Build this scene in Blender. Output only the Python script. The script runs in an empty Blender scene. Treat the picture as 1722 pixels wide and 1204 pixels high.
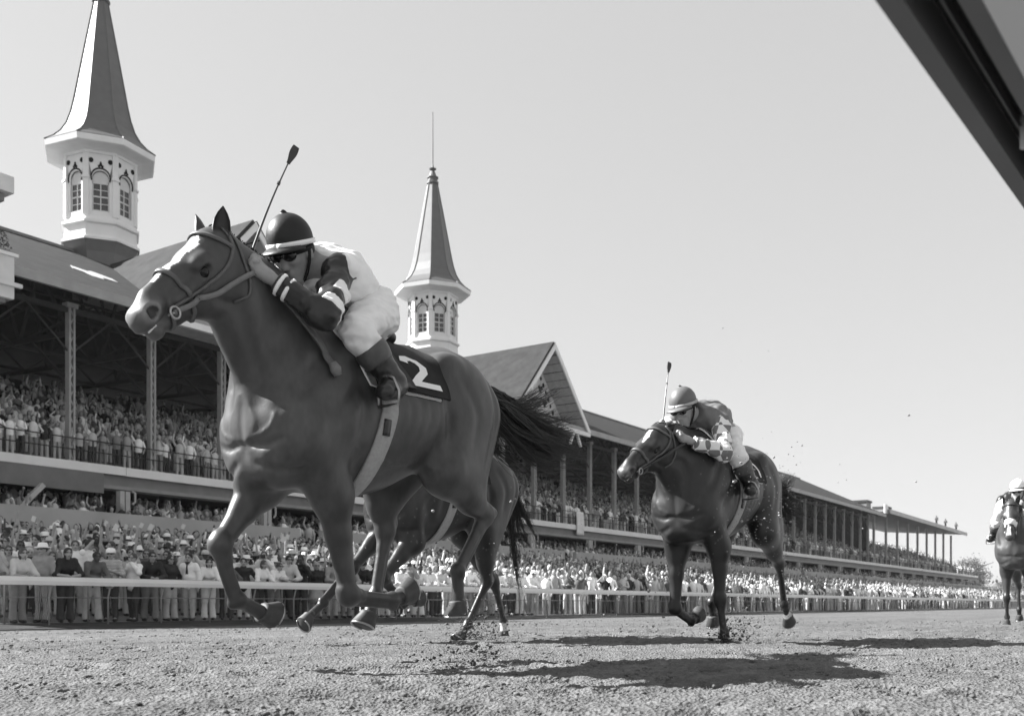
import bpy, math, random
import numpy as np
from mathutils import Vector, Matrix

random.seed(7)
RNG = np.random.default_rng(7)
SC = bpy.context.scene
COL = SC.collection

# ---------------------------------------------------------------- camera
# world axes: +X runs back along the track, +Y across it to the stands, Z up
cam_d = bpy.data.cameras.new('camera')
cam = bpy.data.objects.new('camera', cam_d)
COL.objects.link(cam)
cam.location = (0.0, 0.0, 0.30)
cam.rotation_euler = (math.radians(90), 0, math.atan2(0.5634, 0.8262) - math.radians(90))
cam_d.sensor_width = 36.0
cam_d.lens = 36.0 * 1700 / 1722
cam_d.shift_y = (1016 - 602) / 1722
cam_d.clip_start = 0.02
cam_d.clip_end = 3000
cam_d.dof.use_dof = True
cam_d.dof.focus_distance = 5.6
cam_d.dof.aperture_fstop = 5.0
SC.camera = cam

# ---------------------------------------------------------------- sky, sun
SUN_EL = math.radians(39)
SUN_DIR = Vector((-0.43, 0.903, 0)).normalized()        # horizontal direction towards the sun
world = bpy.data.worlds.new('World')
SC.world = world
world.use_nodes = True
wn = world.node_tree
wn.nodes.clear()
w_out = wn.nodes.new('ShaderNodeOutputWorld')
w_bg = wn.nodes.new('ShaderNodeBackground')
w_sky = wn.nodes.new('ShaderNodeTexSky')
w_sky.sky_type = 'NISHITA'
w_sky.sun_disc = False
w_sky.sun_elevation = SUN_EL
w_sky.sun_rotation = math.atan2(SUN_DIR.x, SUN_DIR.y)
w_sky.air_density = 1.0
w_sky.dust_density = 1.5
w_sky.ozone_density = 1.0
w_bw = wn.nodes.new('ShaderNodeRGBToBW')                  # black and white film
w_bg.inputs['Strength'].default_value = 0.10
wn.links.new(w_sky.outputs[0], w_bw.inputs[0])
w_pw = wn.nodes.new('ShaderNodeMath'); w_pw.operation = 'POWER'; w_pw.inputs[1].default_value = 0.30
w_ml = wn.nodes.new('ShaderNodeMath'); w_ml.operation = 'MULTIPLY'; w_ml.inputs[1].default_value = 1.58
wn.links.new(w_bw.outputs[0], w_pw.inputs[0])
wn.links.new(w_pw.outputs[0], w_ml.inputs[0])
wn.links.new(w_ml.outputs[0], w_bg.inputs['Color'])
wn.links.new(w_bg.outputs[0], w_out.inputs[0])
sun_d = bpy.data.lights.new('sun', 'SUN')
sun_d.energy = 5.0
sun_d.angle = math.radians(0.5)
sun = bpy.data.objects.new('sun', sun_d)
COL.objects.link(sun)
sv = Vector((SUN_DIR.x * math.cos(SUN_EL), SUN_DIR.y * math.cos(SUN_EL), math.sin(SUN_EL)))
sun.rotation_euler = sv.to_track_quat('Z', 'Y').to_euler()
sun.location = (-20, 60, 60)
SC.view_settings.view_transform = 'Standard'
SC.view_settings.look = 'None'
SC.view_settings.exposure = 1.75
SC.view_settings.gamma = 1.0
SC.view_settings.use_curve_mapping = False
SC.cycles.use_denoising = True
SC.cycles.max_bounces = 6
SC.cycles.diffuse_bounces = 3

# ---------------------------------------------------------------- helpers
def link(o, parent=None):
    COL.objects.link(o)
    if parent is not None:
        o.parent = parent
    return o


def tag(o, label=None, cat=None, group=None, kind=None):
    if label: o['label'] = label
    if cat: o['category'] = cat
    if group: o['group'] = group
    if kind: o['kind'] = kind
    return o


def empty(name, loc=(0, 0, 0), rz=0.0, label=None, cat=None, group=None):
    o = bpy.data.objects.new(name, None)
    o.location = loc
    o.rotation_euler = (0, 0, rz)
    o.empty_display_size = 0.2
    link(o)
    return tag(o, label, cat, group)


def raw_mesh(name, V, F, smooth=True, mats=None, mi=None, tone=None):
    """numpy arrays -> mesh (faces all of one size, or a list of arrays)"""
    me = bpy.data.meshes.new(name)
    V = np.asarray(V, np.float32)
    Fs = F if isinstance(F, list) else [np.asarray(F, np.int32)]
    Fs = [np.asarray(f, np.int32) for f in Fs if len(f)]
    nl = sum(f.size for f in Fs); nf = sum(len(f) for f in Fs)
    me.vertices.add(len(V)); me.vertices.foreach_set('co', V.ravel())
    me.loops.add(nl); me.loops.foreach_set('vertex_index', np.concatenate([f.ravel() for f in Fs]))
    me.polygons.add(nf)
    tot = np.concatenate([np.full(len(f), f.shape[1], np.int32) for f in Fs])
    st = np.concatenate([[0], np.cumsum(tot)[:-1]]).astype(np.int32)
    me.polygons.foreach_set('loop_start', st)
    me.polygons.foreach_set('loop_total', tot)
    for m in (mats or []):
        me.materials.append(m)
    if mi is not None:
        me.polygons.foreach_set('material_index', np.asarray(mi, np.int32))
    me.update(calc_edges=True)
    me.validate()
    if smooth:
        me.polygons.foreach_set('use_smooth', np.ones(len(me.polygons), bool))
    if tone is not None:
        a = me.attributes.new('tone', 'FLOAT', 'POINT')
        a.data.foreach_set('value', np.asarray(tone, np.float32))
    return me


def obj(name, me, mat=None, parent=None):
    if mat is not None:
        me.materials.append(mat)
    return link(bpy.data.objects.new(name, me), parent)


class MB:
    """collects boxes, prisms and tubes; build() links them as one mesh object"""
    def __init__(s):
        s.v = []; s.f = []

    def add(s, vs, fs):
        b = len(s.v)
        s.v += [tuple(v) for v in vs]
        s.f += [tuple(i + b for i in f) for f in fs]
        return s

    def box(s, x0, x1, y0, y1, z0, z1):
        vs = [(x, y, z) for x in (x0, x1) for y in (y0, y1) for z in (z0, z1)]
        return s.add(vs, [(0, 1, 3, 2), (4, 6, 7, 5), (0, 4, 5, 1), (2, 3, 7, 6), (0, 2, 6, 4), (1, 5, 7, 3)])

    def bar(s, a, b, w, h, up=(0, 0, 1)):
        a = Vector(a); b = Vector(b); d = (b - a).normalized()
        up = Vector(up)
        if abs(d.dot(up)) > 0.98: up = Vector((1, 0, 0))
        sx = d.cross(up).normalized(); sz = sx.cross(d).normalized()
        vs = []
        for p in (a, b):
            for i, j in ((-1, -1), (1, -1), (1, 1), (-1, 1)):
                vs.append(p + sx * (i * w / 2) + sz * (j * h / 2))
        return s.add(vs, [(3, 2, 1, 0), (4, 5, 6, 7), (0, 1, 5, 4), (1, 2, 6, 5), (2, 3, 7, 6), (3, 0, 4, 7)])

    def prism(s, poly, axis, t0, t1):
        """extrude a polygon given in the two other axes"""
        def P(p, t):
            return {0: (t, p[0], p[1]), 1: (p[0], t, p[1]), 2: (p[0], p[1], t)}[axis]
        n = len(poly)
        vs = [P(p, t0) for p in poly] + [P(p, t1) for p in poly]
        fs = [tuple(range(n)), tuple(range(2 * n - 1, n - 1, -1))]
        fs += [(i, i + n, (i + 1) % n + n, (i + 1) % n) for i in range(n)]
        return s.add(vs, fs)

    def tube(s, pts, r, n=8, caps=True):
        pts = [Vector(p) for p in pts]
        rs = r if isinstance(r, (list, tuple)) else [r] * len(pts)
        rings = []; up = None
        for i, p in enumerate(pts):
            d = (pts[min(i + 1, len(pts) - 1)] - pts[max(i - 1, 0)]).normalized()
            if up is None:
                up = Vector((0, 0, 1)) if abs(d.z) < 0.9 else Vector((1, 0, 0))
            a = d.cross(up).normalized(); b = a.cross(d).normalized(); up = b
            rings.append([p + (a * math.cos(2 * math.pi * k / n) + b * math.sin(2 * math.pi * k / n)) * rs[i] for k in range(n)])
        vs = [q for ring in rings for q in ring]
        fs = []
        for i in range(len(rings) - 1):
            for k in range(n):
                fs.append((i * n + k, (i + 1) * n + k, (i + 1) * n + (k + 1) % n, i * n + (k + 1) % n))
        if caps:
            fs.append(tuple(range(n))); fs.append(tuple(range(len(vs) - 1, len(vs) - n - 1, -1)))
        return s.add(vs, fs)

    def lathe(s, prof, n, c=(0, 0), rot=0.0, cap=True):
        vs = []; fs = []
        for (r, z) in prof:
            for k in range(n):
                a = rot + 2 * math.pi * k / n
                vs.append((c[0] + r * math.cos(a), c[1] + r * math.sin(a), z))
        for i in range(len(prof) - 1):
            for k in range(n):
                fs.append((i * n + k, i * n + (k + 1) % n, (i + 1) * n + (k + 1) % n, (i + 1) * n + k))
        if cap:
            fs.append(tuple(range(n - 1, -1, -1))); fs.append(tuple(range(len(vs) - n, len(vs))))
        return s.add(vs, fs)

    def build(s, name, mat, parent=None, smooth=False, bevel=0.0):
        me = bpy.data.meshes.new(name)
        me.from_pydata(s.v, [], s.f)
        me.update()
        if smooth:
            me.polygons.foreach_set('use_smooth', np.ones(len(me.polygons), bool))
        o = obj(name, me, mat, parent)
        if bevel:
            m = o.modifiers.new('bevel', 'BEVEL'); m.width = bevel; m.segments = 1; m.limit_method = 'ANGLE'
        return o


# ---- value noise
def _hash(i, j, k, seed):
    h = (i * 374761393 + j * 668265263 + k * 2147483647 + seed * 1274126177) & 0xffffffff
    h = ((h ^ (h >> 13)) * 1274126177) & 0xffffffff
    return ((h ^ (h >> 16)) & 0xffff).astype(np.float32) / 65535.0


def vnoise(x, y, z=None, seed=0):
    x = np.asarray(x, np.float32); y = np.asarray(y, np.float32)
    z = np.zeros_like(x) if z is None else np.asarray(z, np.float32)
    xi = np.floor(x).astype(np.int64); yi = np.floor(y).astype(np.int64); zi = np.floor(z).astype(np.int64)
    fx = x - xi; fy = y - yi; fz = z - zi
    fx = fx * fx * (3 - 2 * fx); fy = fy * fy * (3 - 2 * fy); fz = fz * fz * (3 - 2 * fz)
    r = 0
    for a in (0, 1):
        for b in (0, 1):
            for c in (0, 1):
                w = (fx if a else 1 - fx) * (fy if b else 1 - fy) * (fz if c else 1 - fz)
                r = r + w * _hash(xi + a, yi + b, zi + c, seed)
    return r - 0.5


# ---- signed distance fields meshed with surface nets
class Field:
    def __init__(s, lo, hi, h):
        s.lo = np.array(lo, np.float32); s.h = h
        s.n = np.ceil((np.array(hi) - s.lo) / h).astype(int) + 1
        s.ax = [s.lo[i] + h * np.arange(s.n[i], dtype=np.float32) for i in range(3)]
        s.f = np.full(s.n, 0.5, np.float32)

    def sub(s, lo, hi):
        sl = []
        for i in range(3):
            a = int(max(0, math.floor((lo[i] - s.lo[i]) / s.h))); b = int(min(s.n[i], math.ceil((hi[i] - s.lo[i]) / s.h) + 1))
            if b <= a: return None
            sl.append(slice(a, b))
        X = s.ax[0][sl[0]][:, None, None]; Y = s.ax[1][sl[1]][None, :, None]; Z = s.ax[2][sl[2]][None, None, :]
        return tuple(sl), X, Y, Z

    def comb(s, sl, d, k, op):
        f = s.f[sl]
        if op == 'u':
            if k > 0:
                t = np.maximum(k - np.abs(f - d), 0) / k
                s.f[sl] = np.minimum(f, d) - t * t * k * 0.25
            else:
                s.f[sl] = np.minimum(f, d)
        elif op == 's':
            d = -d
            t = np.maximum(k - np.abs(f - d), 0) / k if k > 0 else 0
            s.f[sl] = np.maximum(f, d) + t * t * k * 0.25
        elif op == 'i':
            s.f[sl] = np.maximum(f, d)

    def rc(s, a, b, ra, rb=None, sy=1.0, k=0.03, op='u', lat=(0, 1, 0)):
        a = np.array(a, np.float32); b = np.array(b, np.float32); rb = ra if rb is None else rb
        R = max(ra, rb) * max(1, sy) + k + 3 * s.h
        q = s.sub(np.minimum(a, b) - R, np.maximum(a, b) + R)
        if q is None: return
        sl, X, Y, Z = q
        px, py, pz = X - a[0], Y - a[1], Z - a[2]
        ba = b - a
        if sy != 1.0:
            L = np.array(lat, np.float32); L /= np.linalg.norm(L)
            g = (px * L[0] + py * L[1] + pz * L[2]) * (1 / sy - 1)
            px = px + g * L[0]; py = py + g * L[1]; pz = pz + g * L[2]
            ba = ba + (1 / sy - 1) * float(ba @ L) * L
        bb = float(ba @ ba) + 1e-9
        t = np.clip((px * ba[0] + py * ba[1] + pz * ba[2]) / bb, 0, 1)
        d = np.sqrt((px - t * ba[0]) ** 2 + (py - t * ba[1]) ** 2 + (pz - t * ba[2]) ** 2) - (ra + (rb - ra) * t)
        s.comb(sl, d * min(1.0, sy), k, op)

    def ell(s, c, r, k=0.03, op='u', R=None):
        c = np.array(c, np.float32); r = np.array(r, np.float32)
        m = float(r.max()) + k + 3 * s.h
        q = s.sub(c - m, c + m)
        if q is None: return
        sl, X, Y, Z = q
        px, py, pz = X - c[0], Y - c[1], Z - c[2]
        if R is not None:
            R = np.array(R, np.float32)
            px, py, pz = (px * R[i][0] + py * R[i][1] + pz * R[i][2] for i in range(3))
        k0 = np.sqrt((px / r[0]) ** 2 + (py / r[1]) ** 2 + (pz / r[2]) ** 2)
        k1 = np.sqrt((px / r[0] ** 2) ** 2 + (py / r[1] ** 2) ** 2 + (pz / r[2] ** 2) ** 2) + 1e-6
        s.comb(sl, k0 * (k0 - 1) / k1, k, op)

    def plane(s, p, n):
        """keep the half space n.(x-p) < 0"""
        n = np.array(n, np.float32); n = n / np.linalg.norm(n)
        X = s.ax[0][:, None, None]; Y = s.ax[1][None, :, None]; Z = s.ax[2][None, None, :]
        s.f = np.maximum(s.f, (X - p[0]) * n[0] + (Y - p[1]) * n[1] + (Z - p[2]) * n[2])

    def engrave(s, pts, depth, width, n=40, taper=True):
        """a groove (or, with a negative depth, a ridge) drawn along the surface"""
        P = s.project(catmull(pts, n), 0.0)
        q = s.sub(P.min(0) - 3 * width, P.max(0) + 3 * width)
        if q is None: return
        sl, X, Y, Z = q
        best = np.full(s.f[sl].shape, 9.0, np.float32); amp = np.ones_like(best)
        for i, c in enumerate(P):
            d = (X - c[0]) ** 2 + (Y - c[1]) ** 2 + (Z - c[2]) ** 2
            m = d < best
            best[m] = d[m]
            if taper: amp[m] = math.sin(math.pi * (i + .5) / n) ** .5
        s.f[sl] += depth * amp * np.exp(-best / width ** 2)

    def wrinkle(s, amp, freq, seed=0):
        m = np.abs(s.f) < 4 * amp + 2 * s.h
        i, j, k = np.nonzero(m)
        x, y, z = s.ax[0][i], s.ax[1][j], s.ax[2][k]
        s.f[m] += amp * (2 * vnoise(x * freq[0], y * freq[1], z * freq[2], seed) + vnoise(x * freq[0] * 2.1, y * freq[1] * 2.1, z * freq[2] * 2.1, seed + 1))

    def sample(s, p):
        p = (np.asarray(p, np.float32) - s.lo) / s.h
        p = np.clip(p, 0.001, s.n - 1.002)
        i = p.astype(int); f = p - i
        r = 0
        for a in (0, 1):
            for b in (0, 1):
                for c in (0, 1):
                    w = (f[:, 0] if a else 1 - f[:, 0]) * (f[:, 1] if b else 1 - f[:, 1]) * (f[:, 2] if c else 1 - f[:, 2])
                    r = r + w * s.f[i[:, 0] + a, i[:, 1] + b, i[:, 2] + c]
        return r

    def grad(s, p, e=None):
        e = e or 1.5 * s.h
        g = np.stack([s.sample(p + e * np.eye(3)[i]) - s.sample(p - e * np.eye(3)[i]) for i in range(3)], 1)
        return g / (np.linalg.norm(g, axis=1, keepdims=True) + 1e-9)

    def project(s, p, iso=0.0, it=12):
        p = np.array(p, np.float64)
        for _ in range(it):
            d = s.sample(p) - iso
            p = p - np.clip(d, -0.03, 0.03)[:, None] * s.grad(p) * 0.8
        return p

    def mesh(s, name, mats=None, tone=None, smooth_it=1):
        f = s.f; n = s.n
        S = f < 0
        c = np.zeros(n - 1, np.int8)
        for a in (0, 1):
            for b in (0, 1):
                for d in (0, 1):
                    c += S[a:n[0] - 1 + a, b:n[1] - 1 + b, d:n[2] - 1 + d]
        I = np.stack(np.nonzero((c > 0) & (c < 8)), 1)
        idx = np.full(n - 1, -1, np.int32)
        idx[I[:, 0], I[:, 1], I[:, 2]] = np.arange(len(I))
        acc = np.zeros((len(I), 3), np.float32); cnt = np.zeros(len(I), np.float32)
        cor = [(a, b, d) for a in (0, 1) for b in (0, 1) for d in (0, 1)]
        for p in cor:
            for ax in range(3):
                if p[ax]: continue
                q = list(p); q[ax] = 1
                fa = f[I[:, 0] + p[0], I[:, 1] + p[1], I[:, 2] + p[2]]; fb = f[I[:, 0] + q[0], I[:, 1] + q[1], I[:, 2] + q[2]]
                m = (fa < 0) != (fb < 0)
                t = fa[m] / (fa[m] - fb[m])
                pos = np.tile(np.array(p, np.float32), (m.sum(), 1)); pos[:, ax] += t
                acc[m] += pos; cnt[m] += 1
        V = (I + acc / cnt[:, None]) * s.h + s.lo
        Fl = []
        for ax in range(3):
            o1, o2 = [(1, 2), (2, 0), (0, 1)][ax]
            sl0 = [slice(0, None)] * 3; sl1 = [slice(0, None)] * 3
            sl0[ax] = slice(0, -1); sl1[ax] = slice(1, None)
            A = S[tuple(sl0)]; B = S[tuple(sl1)]
            E = np.stack(np.nonzero(A != B), 1)
            E = E[(E[:, o1] > 0) & (E[:, o2] > 0) & (E[:, o1] < n[o1] - 1) & (E[:, o2] < n[o2] - 1)]
            ins = A[E[:, 0], E[:, 1], E[:, 2]]
            def g(d1, d2):
                q = E.copy(); q[:, o1] -= d1; q[:, o2] -= d2
                return idx[q[:, 0], q[:, 1], q[:, 2]]
            quad = np.stack([g(1, 1), g(0, 1), g(0, 0), g(1, 0)], 1)
            quad[~ins] = quad[~ins][:, ::-1]
            Fl.append(quad)
        Fq = np.concatenate(Fl)
        Fq = Fq[(Fq >= 0).all(1)]
        for _ in range(smooth_it):
            a = np.zeros_like(V); w = np.zeros(len(V), np.float32)
            for i in range(4):
                for j in ((i + 1) % 4,):
                    np.add.at(a, Fq[:, i], V[Fq[:, j]]); np.add.at(w, Fq[:, i], 1)
            V = 0.5 * V + 0.5 * a / np.maximum(w, 1)[:, None]
        V = V.astype(np.float32)
        return raw_mesh(name, V, Fq, True, mats, None, tone(V) if tone else None)


def catmull(pts, n):
    P = np.array(pts, float); m = len(P)
    if m == 2:
        t = np.linspace(0, 1, n)[:, None]; return P[0] * (1 - t) + P[1] * t
    Q = np.vstack([2 * P[0] - P[1], P, 2 * P[-1] - P[-2]])
    out = []
    for u in np.linspace(0, m - 1 - 1e-6, n):
        i = int(u); t = u - i
        p0, p1, p2, p3 = Q[i:i + 4]
        out.append(0.5 * (2 * p1 + (p2 - p0) * t + (2 * p0 - 5 * p1 + 4 * p2 - p3) * t * t + (3 * p1 - p0 - 3 * p2 + p3) * t ** 3))
    return np.array(out)


# ---------------------------------------------------------------- materials (all neutral greys)
_M = {}


def mat(name, v=0.3, rough=0.7, spec=0.3, var=0.12, scale=8.0, bump=0.0, bscale=60.0, attr=False, metal=0.0, attr_mul=1.0, coat=0.0, stretch=(1, 1, 1), detail=4.0):
    if name in _M: return _M[name]
    m = bpy.data.materials.new(name); m.use_nodes = True
    nt = m.node_tree; N = nt.nodes; Lk = nt.links
    b = N['Principled BSDF']
    b.inputs['Roughness'].default_value = rough
    b.inputs['Specular IOR Level'].default_value = spec
    b.inputs['Metallic'].default_value = metal
    if coat:
        b.inputs['Coat Weight'].default_value = coat; b.inputs['Coat Roughness'].default_value = 0.25
    tc = N.new('ShaderNodeTexCoord'); mp = N.new('ShaderNodeMapping'); mp.inputs['Scale'].default_value = stretch
    Lk.new(tc.outputs['Object'], mp.inputs[0])
    nz = N.new('ShaderNodeTexNoise'); nz.inputs['Scale'].default_value = scale; nz.inputs['Detail'].default_value = detail
    Lk.new(mp.outputs[0], nz.inputs['Vector'])
    r = N.new('ShaderNodeMapRange'); r.inputs['To Min'].default_value = 1 - var; r.inputs['To Max'].default_value = 1 + var
    r.inputs['From Min'].default_value = 0.25; r.inputs['From Max'].default_value = 0.75
    Lk.new(nz.outputs[0], r.inputs['Value'])
    mul = N.new('ShaderNodeMath'); mul.operation = 'MULTIPLY'
    Lk.new(r.outputs[0], mul.inputs[0])
    if attr:
        at = N.new('ShaderNodeAttribute'); at.attribute_name = 'tone'
        am = N.new('ShaderNodeMath'); am.operation = 'MULTIPLY'; am.inputs[1].default_value = attr_mul
        Lk.new(at.outputs['Fac'], am.inputs[0]); Lk.new(am.outputs[0], mul.inputs[1])
    else:
        mul.inputs[1].default_value = v
    Lk.new(mul.outputs[0], b.inputs['Base Color'])
    if bump:
        n2 = N.new('ShaderNodeTexNoise'); n2.inputs['Scale'].default_value = bscale; n2.inputs['Detail'].default_value = 5
        Lk.new(mp.outputs[0], n2.inputs['Vector'])
        bp = N.new('ShaderNodeBump'); bp.inputs['Strength'].default_value = bump; bp.inputs['Distance'].default_value = 0.02
        Lk.new(n2.outputs[0], bp.inputs['Height']); Lk.new(bp.outputs[0], b.inputs['Normal'])
    _M[name] = m
    return m

# ---------------------------------------------------------------- ground, track
M_DIRT = mat('track_dirt', 0.128, 0.95, 0.15, 0.22, 3.5, 0.55, 45, detail=8)
def dirt_detail(m):
    nt = m.node_tree; N = nt.nodes; b = N['Principled BSDF']
    tc = N.new('ShaderNodeTexCoord')
    n1 = N.new('ShaderNodeTexNoise'); n1.inputs['Scale'].default_value = 17; n1.inputs['Detail'].default_value = 9; n1.inputs['Roughness'].default_value = .75
    n2 = N.new('ShaderNodeTexVoronoi'); n2.inputs['Scale'].default_value = 70
    n3 = N.new('ShaderNodeTexNoise'); n3.inputs['Scale'].default_value = .55; n3.inputs['Detail'].default_value = 4
    for n in (n1, n2, n3): nt.links.new(tc.outputs['Object'], n.inputs['Vector'])
    r = N.new('ShaderNodeMapRange'); r.inputs['From Min'].default_value = .3; r.inputs['From Max'].default_value = .7; r.inputs['To Min'].default_value = .58; r.inputs['To Max'].default_value = 1.38
    r3 = N.new('ShaderNodeMapRange'); r3.inputs['From Min'].default_value = .3; r3.inputs['From Max'].default_value = .7; r3.inputs['To Min'].default_value = .86; r3.inputs['To Max'].default_value = 1.14
    nt.links.new(n1.outputs[0], r.inputs['Value']); nt.links.new(n3.outputs[0], r3.inputs['Value'])
    old = b.inputs['Base Color'].links[0].from_socket
    m1 = N.new('ShaderNodeMath'); m1.operation = 'MULTIPLY'; m2 = N.new('ShaderNodeMath'); m2.operation = 'MULTIPLY'
    nt.links.new(old, m1.inputs[0]); nt.links.new(r.outputs[0], m1.inputs[1]); nt.links.new(m1.outputs[0], m2.inputs[0]); nt.links.new(r3.outputs[0], m2.inputs[1])
    mp = N.new('ShaderNodeMapping'); mp.inputs['Scale'].default_value = (.10, 2.2, 1); mp.inputs['Rotation'].default_value = (0, 0, .05)
    n4 = N.new('ShaderNodeTexNoise'); n4.inputs['Scale'].default_value = 1.6; n4.inputs['Detail'].default_value = 5
    nt.links.new(tc.outputs['Object'], mp.inputs[0]); nt.links.new(mp.outputs[0], n4.inputs['Vector'])
    r4 = N.new('ShaderNodeMapRange'); r4.inputs['From Min'].default_value = .3; r4.inputs['From Max'].default_value = .7; r4.inputs['To Min'].default_value = .82; r4.inputs['To Max'].default_value = 1.16
    m4 = N.new('ShaderNodeMath'); m4.operation = 'MULTIPLY'; nt.links.new(n4.outputs[0], r4.inputs['Value']); nt.links.new(m2.outputs[0], m4.inputs[0]); nt.links.new(r4.outputs[0], m4.inputs[1])
    nt.links.new(m4.outputs[0], b.inputs['Base Color'])
    ad = N.new('ShaderNodeMath'); ad.operation = 'ADD'; nt.links.new(n1.outputs[0], ad.inputs[0]); nt.links.new(n2.outputs['Distance'], ad.inputs[1])
    bp = [n for n in N if n.type == 'BUMP'][0]; bp.inputs['Distance'].default_value = .03; bp.inputs['Strength'].default_value = .6
    nt.links.new(ad.outputs[0], bp.inputs['Height'])


dirt_detail(M_DIRT)
M_CLOD = mat('dirt_clod', 0.12, 0.95, 0.12, 0.35, 18, 0.4, 120)
M_VERGE = mat('verge_ground', 0.045, 0.95, 0.1, 0.4, 2.5, 0.4, 30)
M_CONC = mat('concrete', 0.26, 0.9, 0.2, 0.25, 1.2, 0.15, 40)
M_GRASS = mat('infield_turf', 0.15, 0.95, 0.1, 0.4, 0.8, 0.4, 20)


def track_z(v):
    """the dirt is level by the inner rail and falls gently to the outer edge"""
    t = np.clip((np.asarray(v, float) - 7.0) / 11.5, 0, 1)
    return -0.20 * t * t * (3 - 2 * t)


def build_ground():
    # one sheet out to the horizon
    m = MB()
    m.add([(-580, -880, -.30), (1380, -880, -.30), (1380, 880, -.30), (-580, 880, -.30)], [(0, 1, 2, 3)])
    tag(m.build('ground', M_GRASS), kind='structure')
    # dirt track: fine relief near the camera, coarser with distance
    r = [1.2]
    while r[-1] < 420: r.append(r[-1] * (1.0065 if r[-1] < 14 else 1.0065 + .02 * min(1, (r[-1] - 14) / 30)))
    r = np.array(r)
    c0 = math.atan2(0.5634, 0.8262)
    a = c0 + np.linspace(math.radians(44), -math.radians(50), 520)
    R_, A_ = np.meshgrid(r, a, indexing='ij')
    X = R_ * np.cos(A_); Y = R_ * np.sin(A_)
    Yc = np.clip(Y, -3.0, 18.6)
    X = np.where(np.abs(Y - Yc) > 0, X * 1.0, X)
    Y = Yc
    Z = track_z(Y)
    n = np.zeros_like(X, np.float32)
    for f, am in ((1.1, .012), (3.1, .008), (7, .007), (15, .007), (31, .009), (63, .009)):
        q = vnoise(X * f, Y * f, None, int(f * 10))
        n += am * q if f < 10 else am * np.maximum(q, -.12) * 1.6
    n += .018 * np.maximum(vnoise(X * 11, Y * 11, None, 77) - .30, 0) * 2
    rg = np.random.default_rng(2)
    for (u0, v0) in [(rg.uniform(2.2, 16), rg.uniform(.6, 6.5)) for _ in range(240)]:      # hoof prints
        d2 = ((X - u0) / .085) ** 2 + ((Y - v0) / .070) ** 2
        n += -.030 * np.exp(-d2 ** 1.5) + .009 * np.exp(-((np.sqrt(d2) - 1.5) / .4) ** 2) * (X > u0 - .03)
    fade = np.clip(1 - (R_ - 12) / 30, 0, 1)
    Z = Z + n * fade
    nr, na = X.shape
    V = np.stack([X, Y, Z], 2).reshape(-1, 3)
    i = np.arange(nr - 1)[:, None]; j = np.arange(na - 1)[None, :]
    Fq = np.stack([i * na + j, i * na + j + 1, (i + 1) * na + j + 1, (i + 1) * na + j], 2).reshape(-1, 4)[:, ::-1]
    q = V[Fq]
    ar = np.linalg.norm(np.cross(q[:, 2] - q[:, 0], q[:, 3] - q[:, 1]), axis=1)
    Fq = Fq[ar > 1e-7]
    tag(obj('track', raw_mesh('track', V, Fq), M_DIRT), kind='structure')
    # the rest of the track sheet, off to the sides
    m = MB()
    vs = [-3.2] + list(np.linspace(6, 18.65, 12))
    for a_, b_ in zip(vs[:-1], vs[1:]):
        za, zb = float(track_z(a_)) - .06, float(track_z(b_)) - .06
        m.add([(-90, a_, za), (420, a_, za), (420, b_, zb), (-90, b_, zb)], [(0, 1, 2, 3)])
    tag(m.build('track_bed', M_DIRT), kind='structure')
    # dark strip between the dirt and the rail
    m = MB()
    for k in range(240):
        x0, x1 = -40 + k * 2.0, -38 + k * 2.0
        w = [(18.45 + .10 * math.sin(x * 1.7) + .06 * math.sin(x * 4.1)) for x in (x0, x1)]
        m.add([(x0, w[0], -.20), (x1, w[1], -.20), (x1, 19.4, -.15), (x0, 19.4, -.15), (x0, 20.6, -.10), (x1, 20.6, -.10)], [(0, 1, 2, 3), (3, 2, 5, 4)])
    tag(m.build('verge', M_VERGE), kind='structure')
    # stepped concrete apron
    m = MB()
    for k in range(17):
        v0 = 20.6 + k * .9; z = apron_z(v0 + .1)
        m.box(-30, 330, v0, v0 + .9 if k < 16 else 36.5, z - .6, z)
    tag(m.build('apron', M_CONC), kind='structure')


def apron_z(v):
    k = math.floor((v - 20.6) / .9)
    return -.10 + max(0, k) * .112


build_ground()


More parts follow.
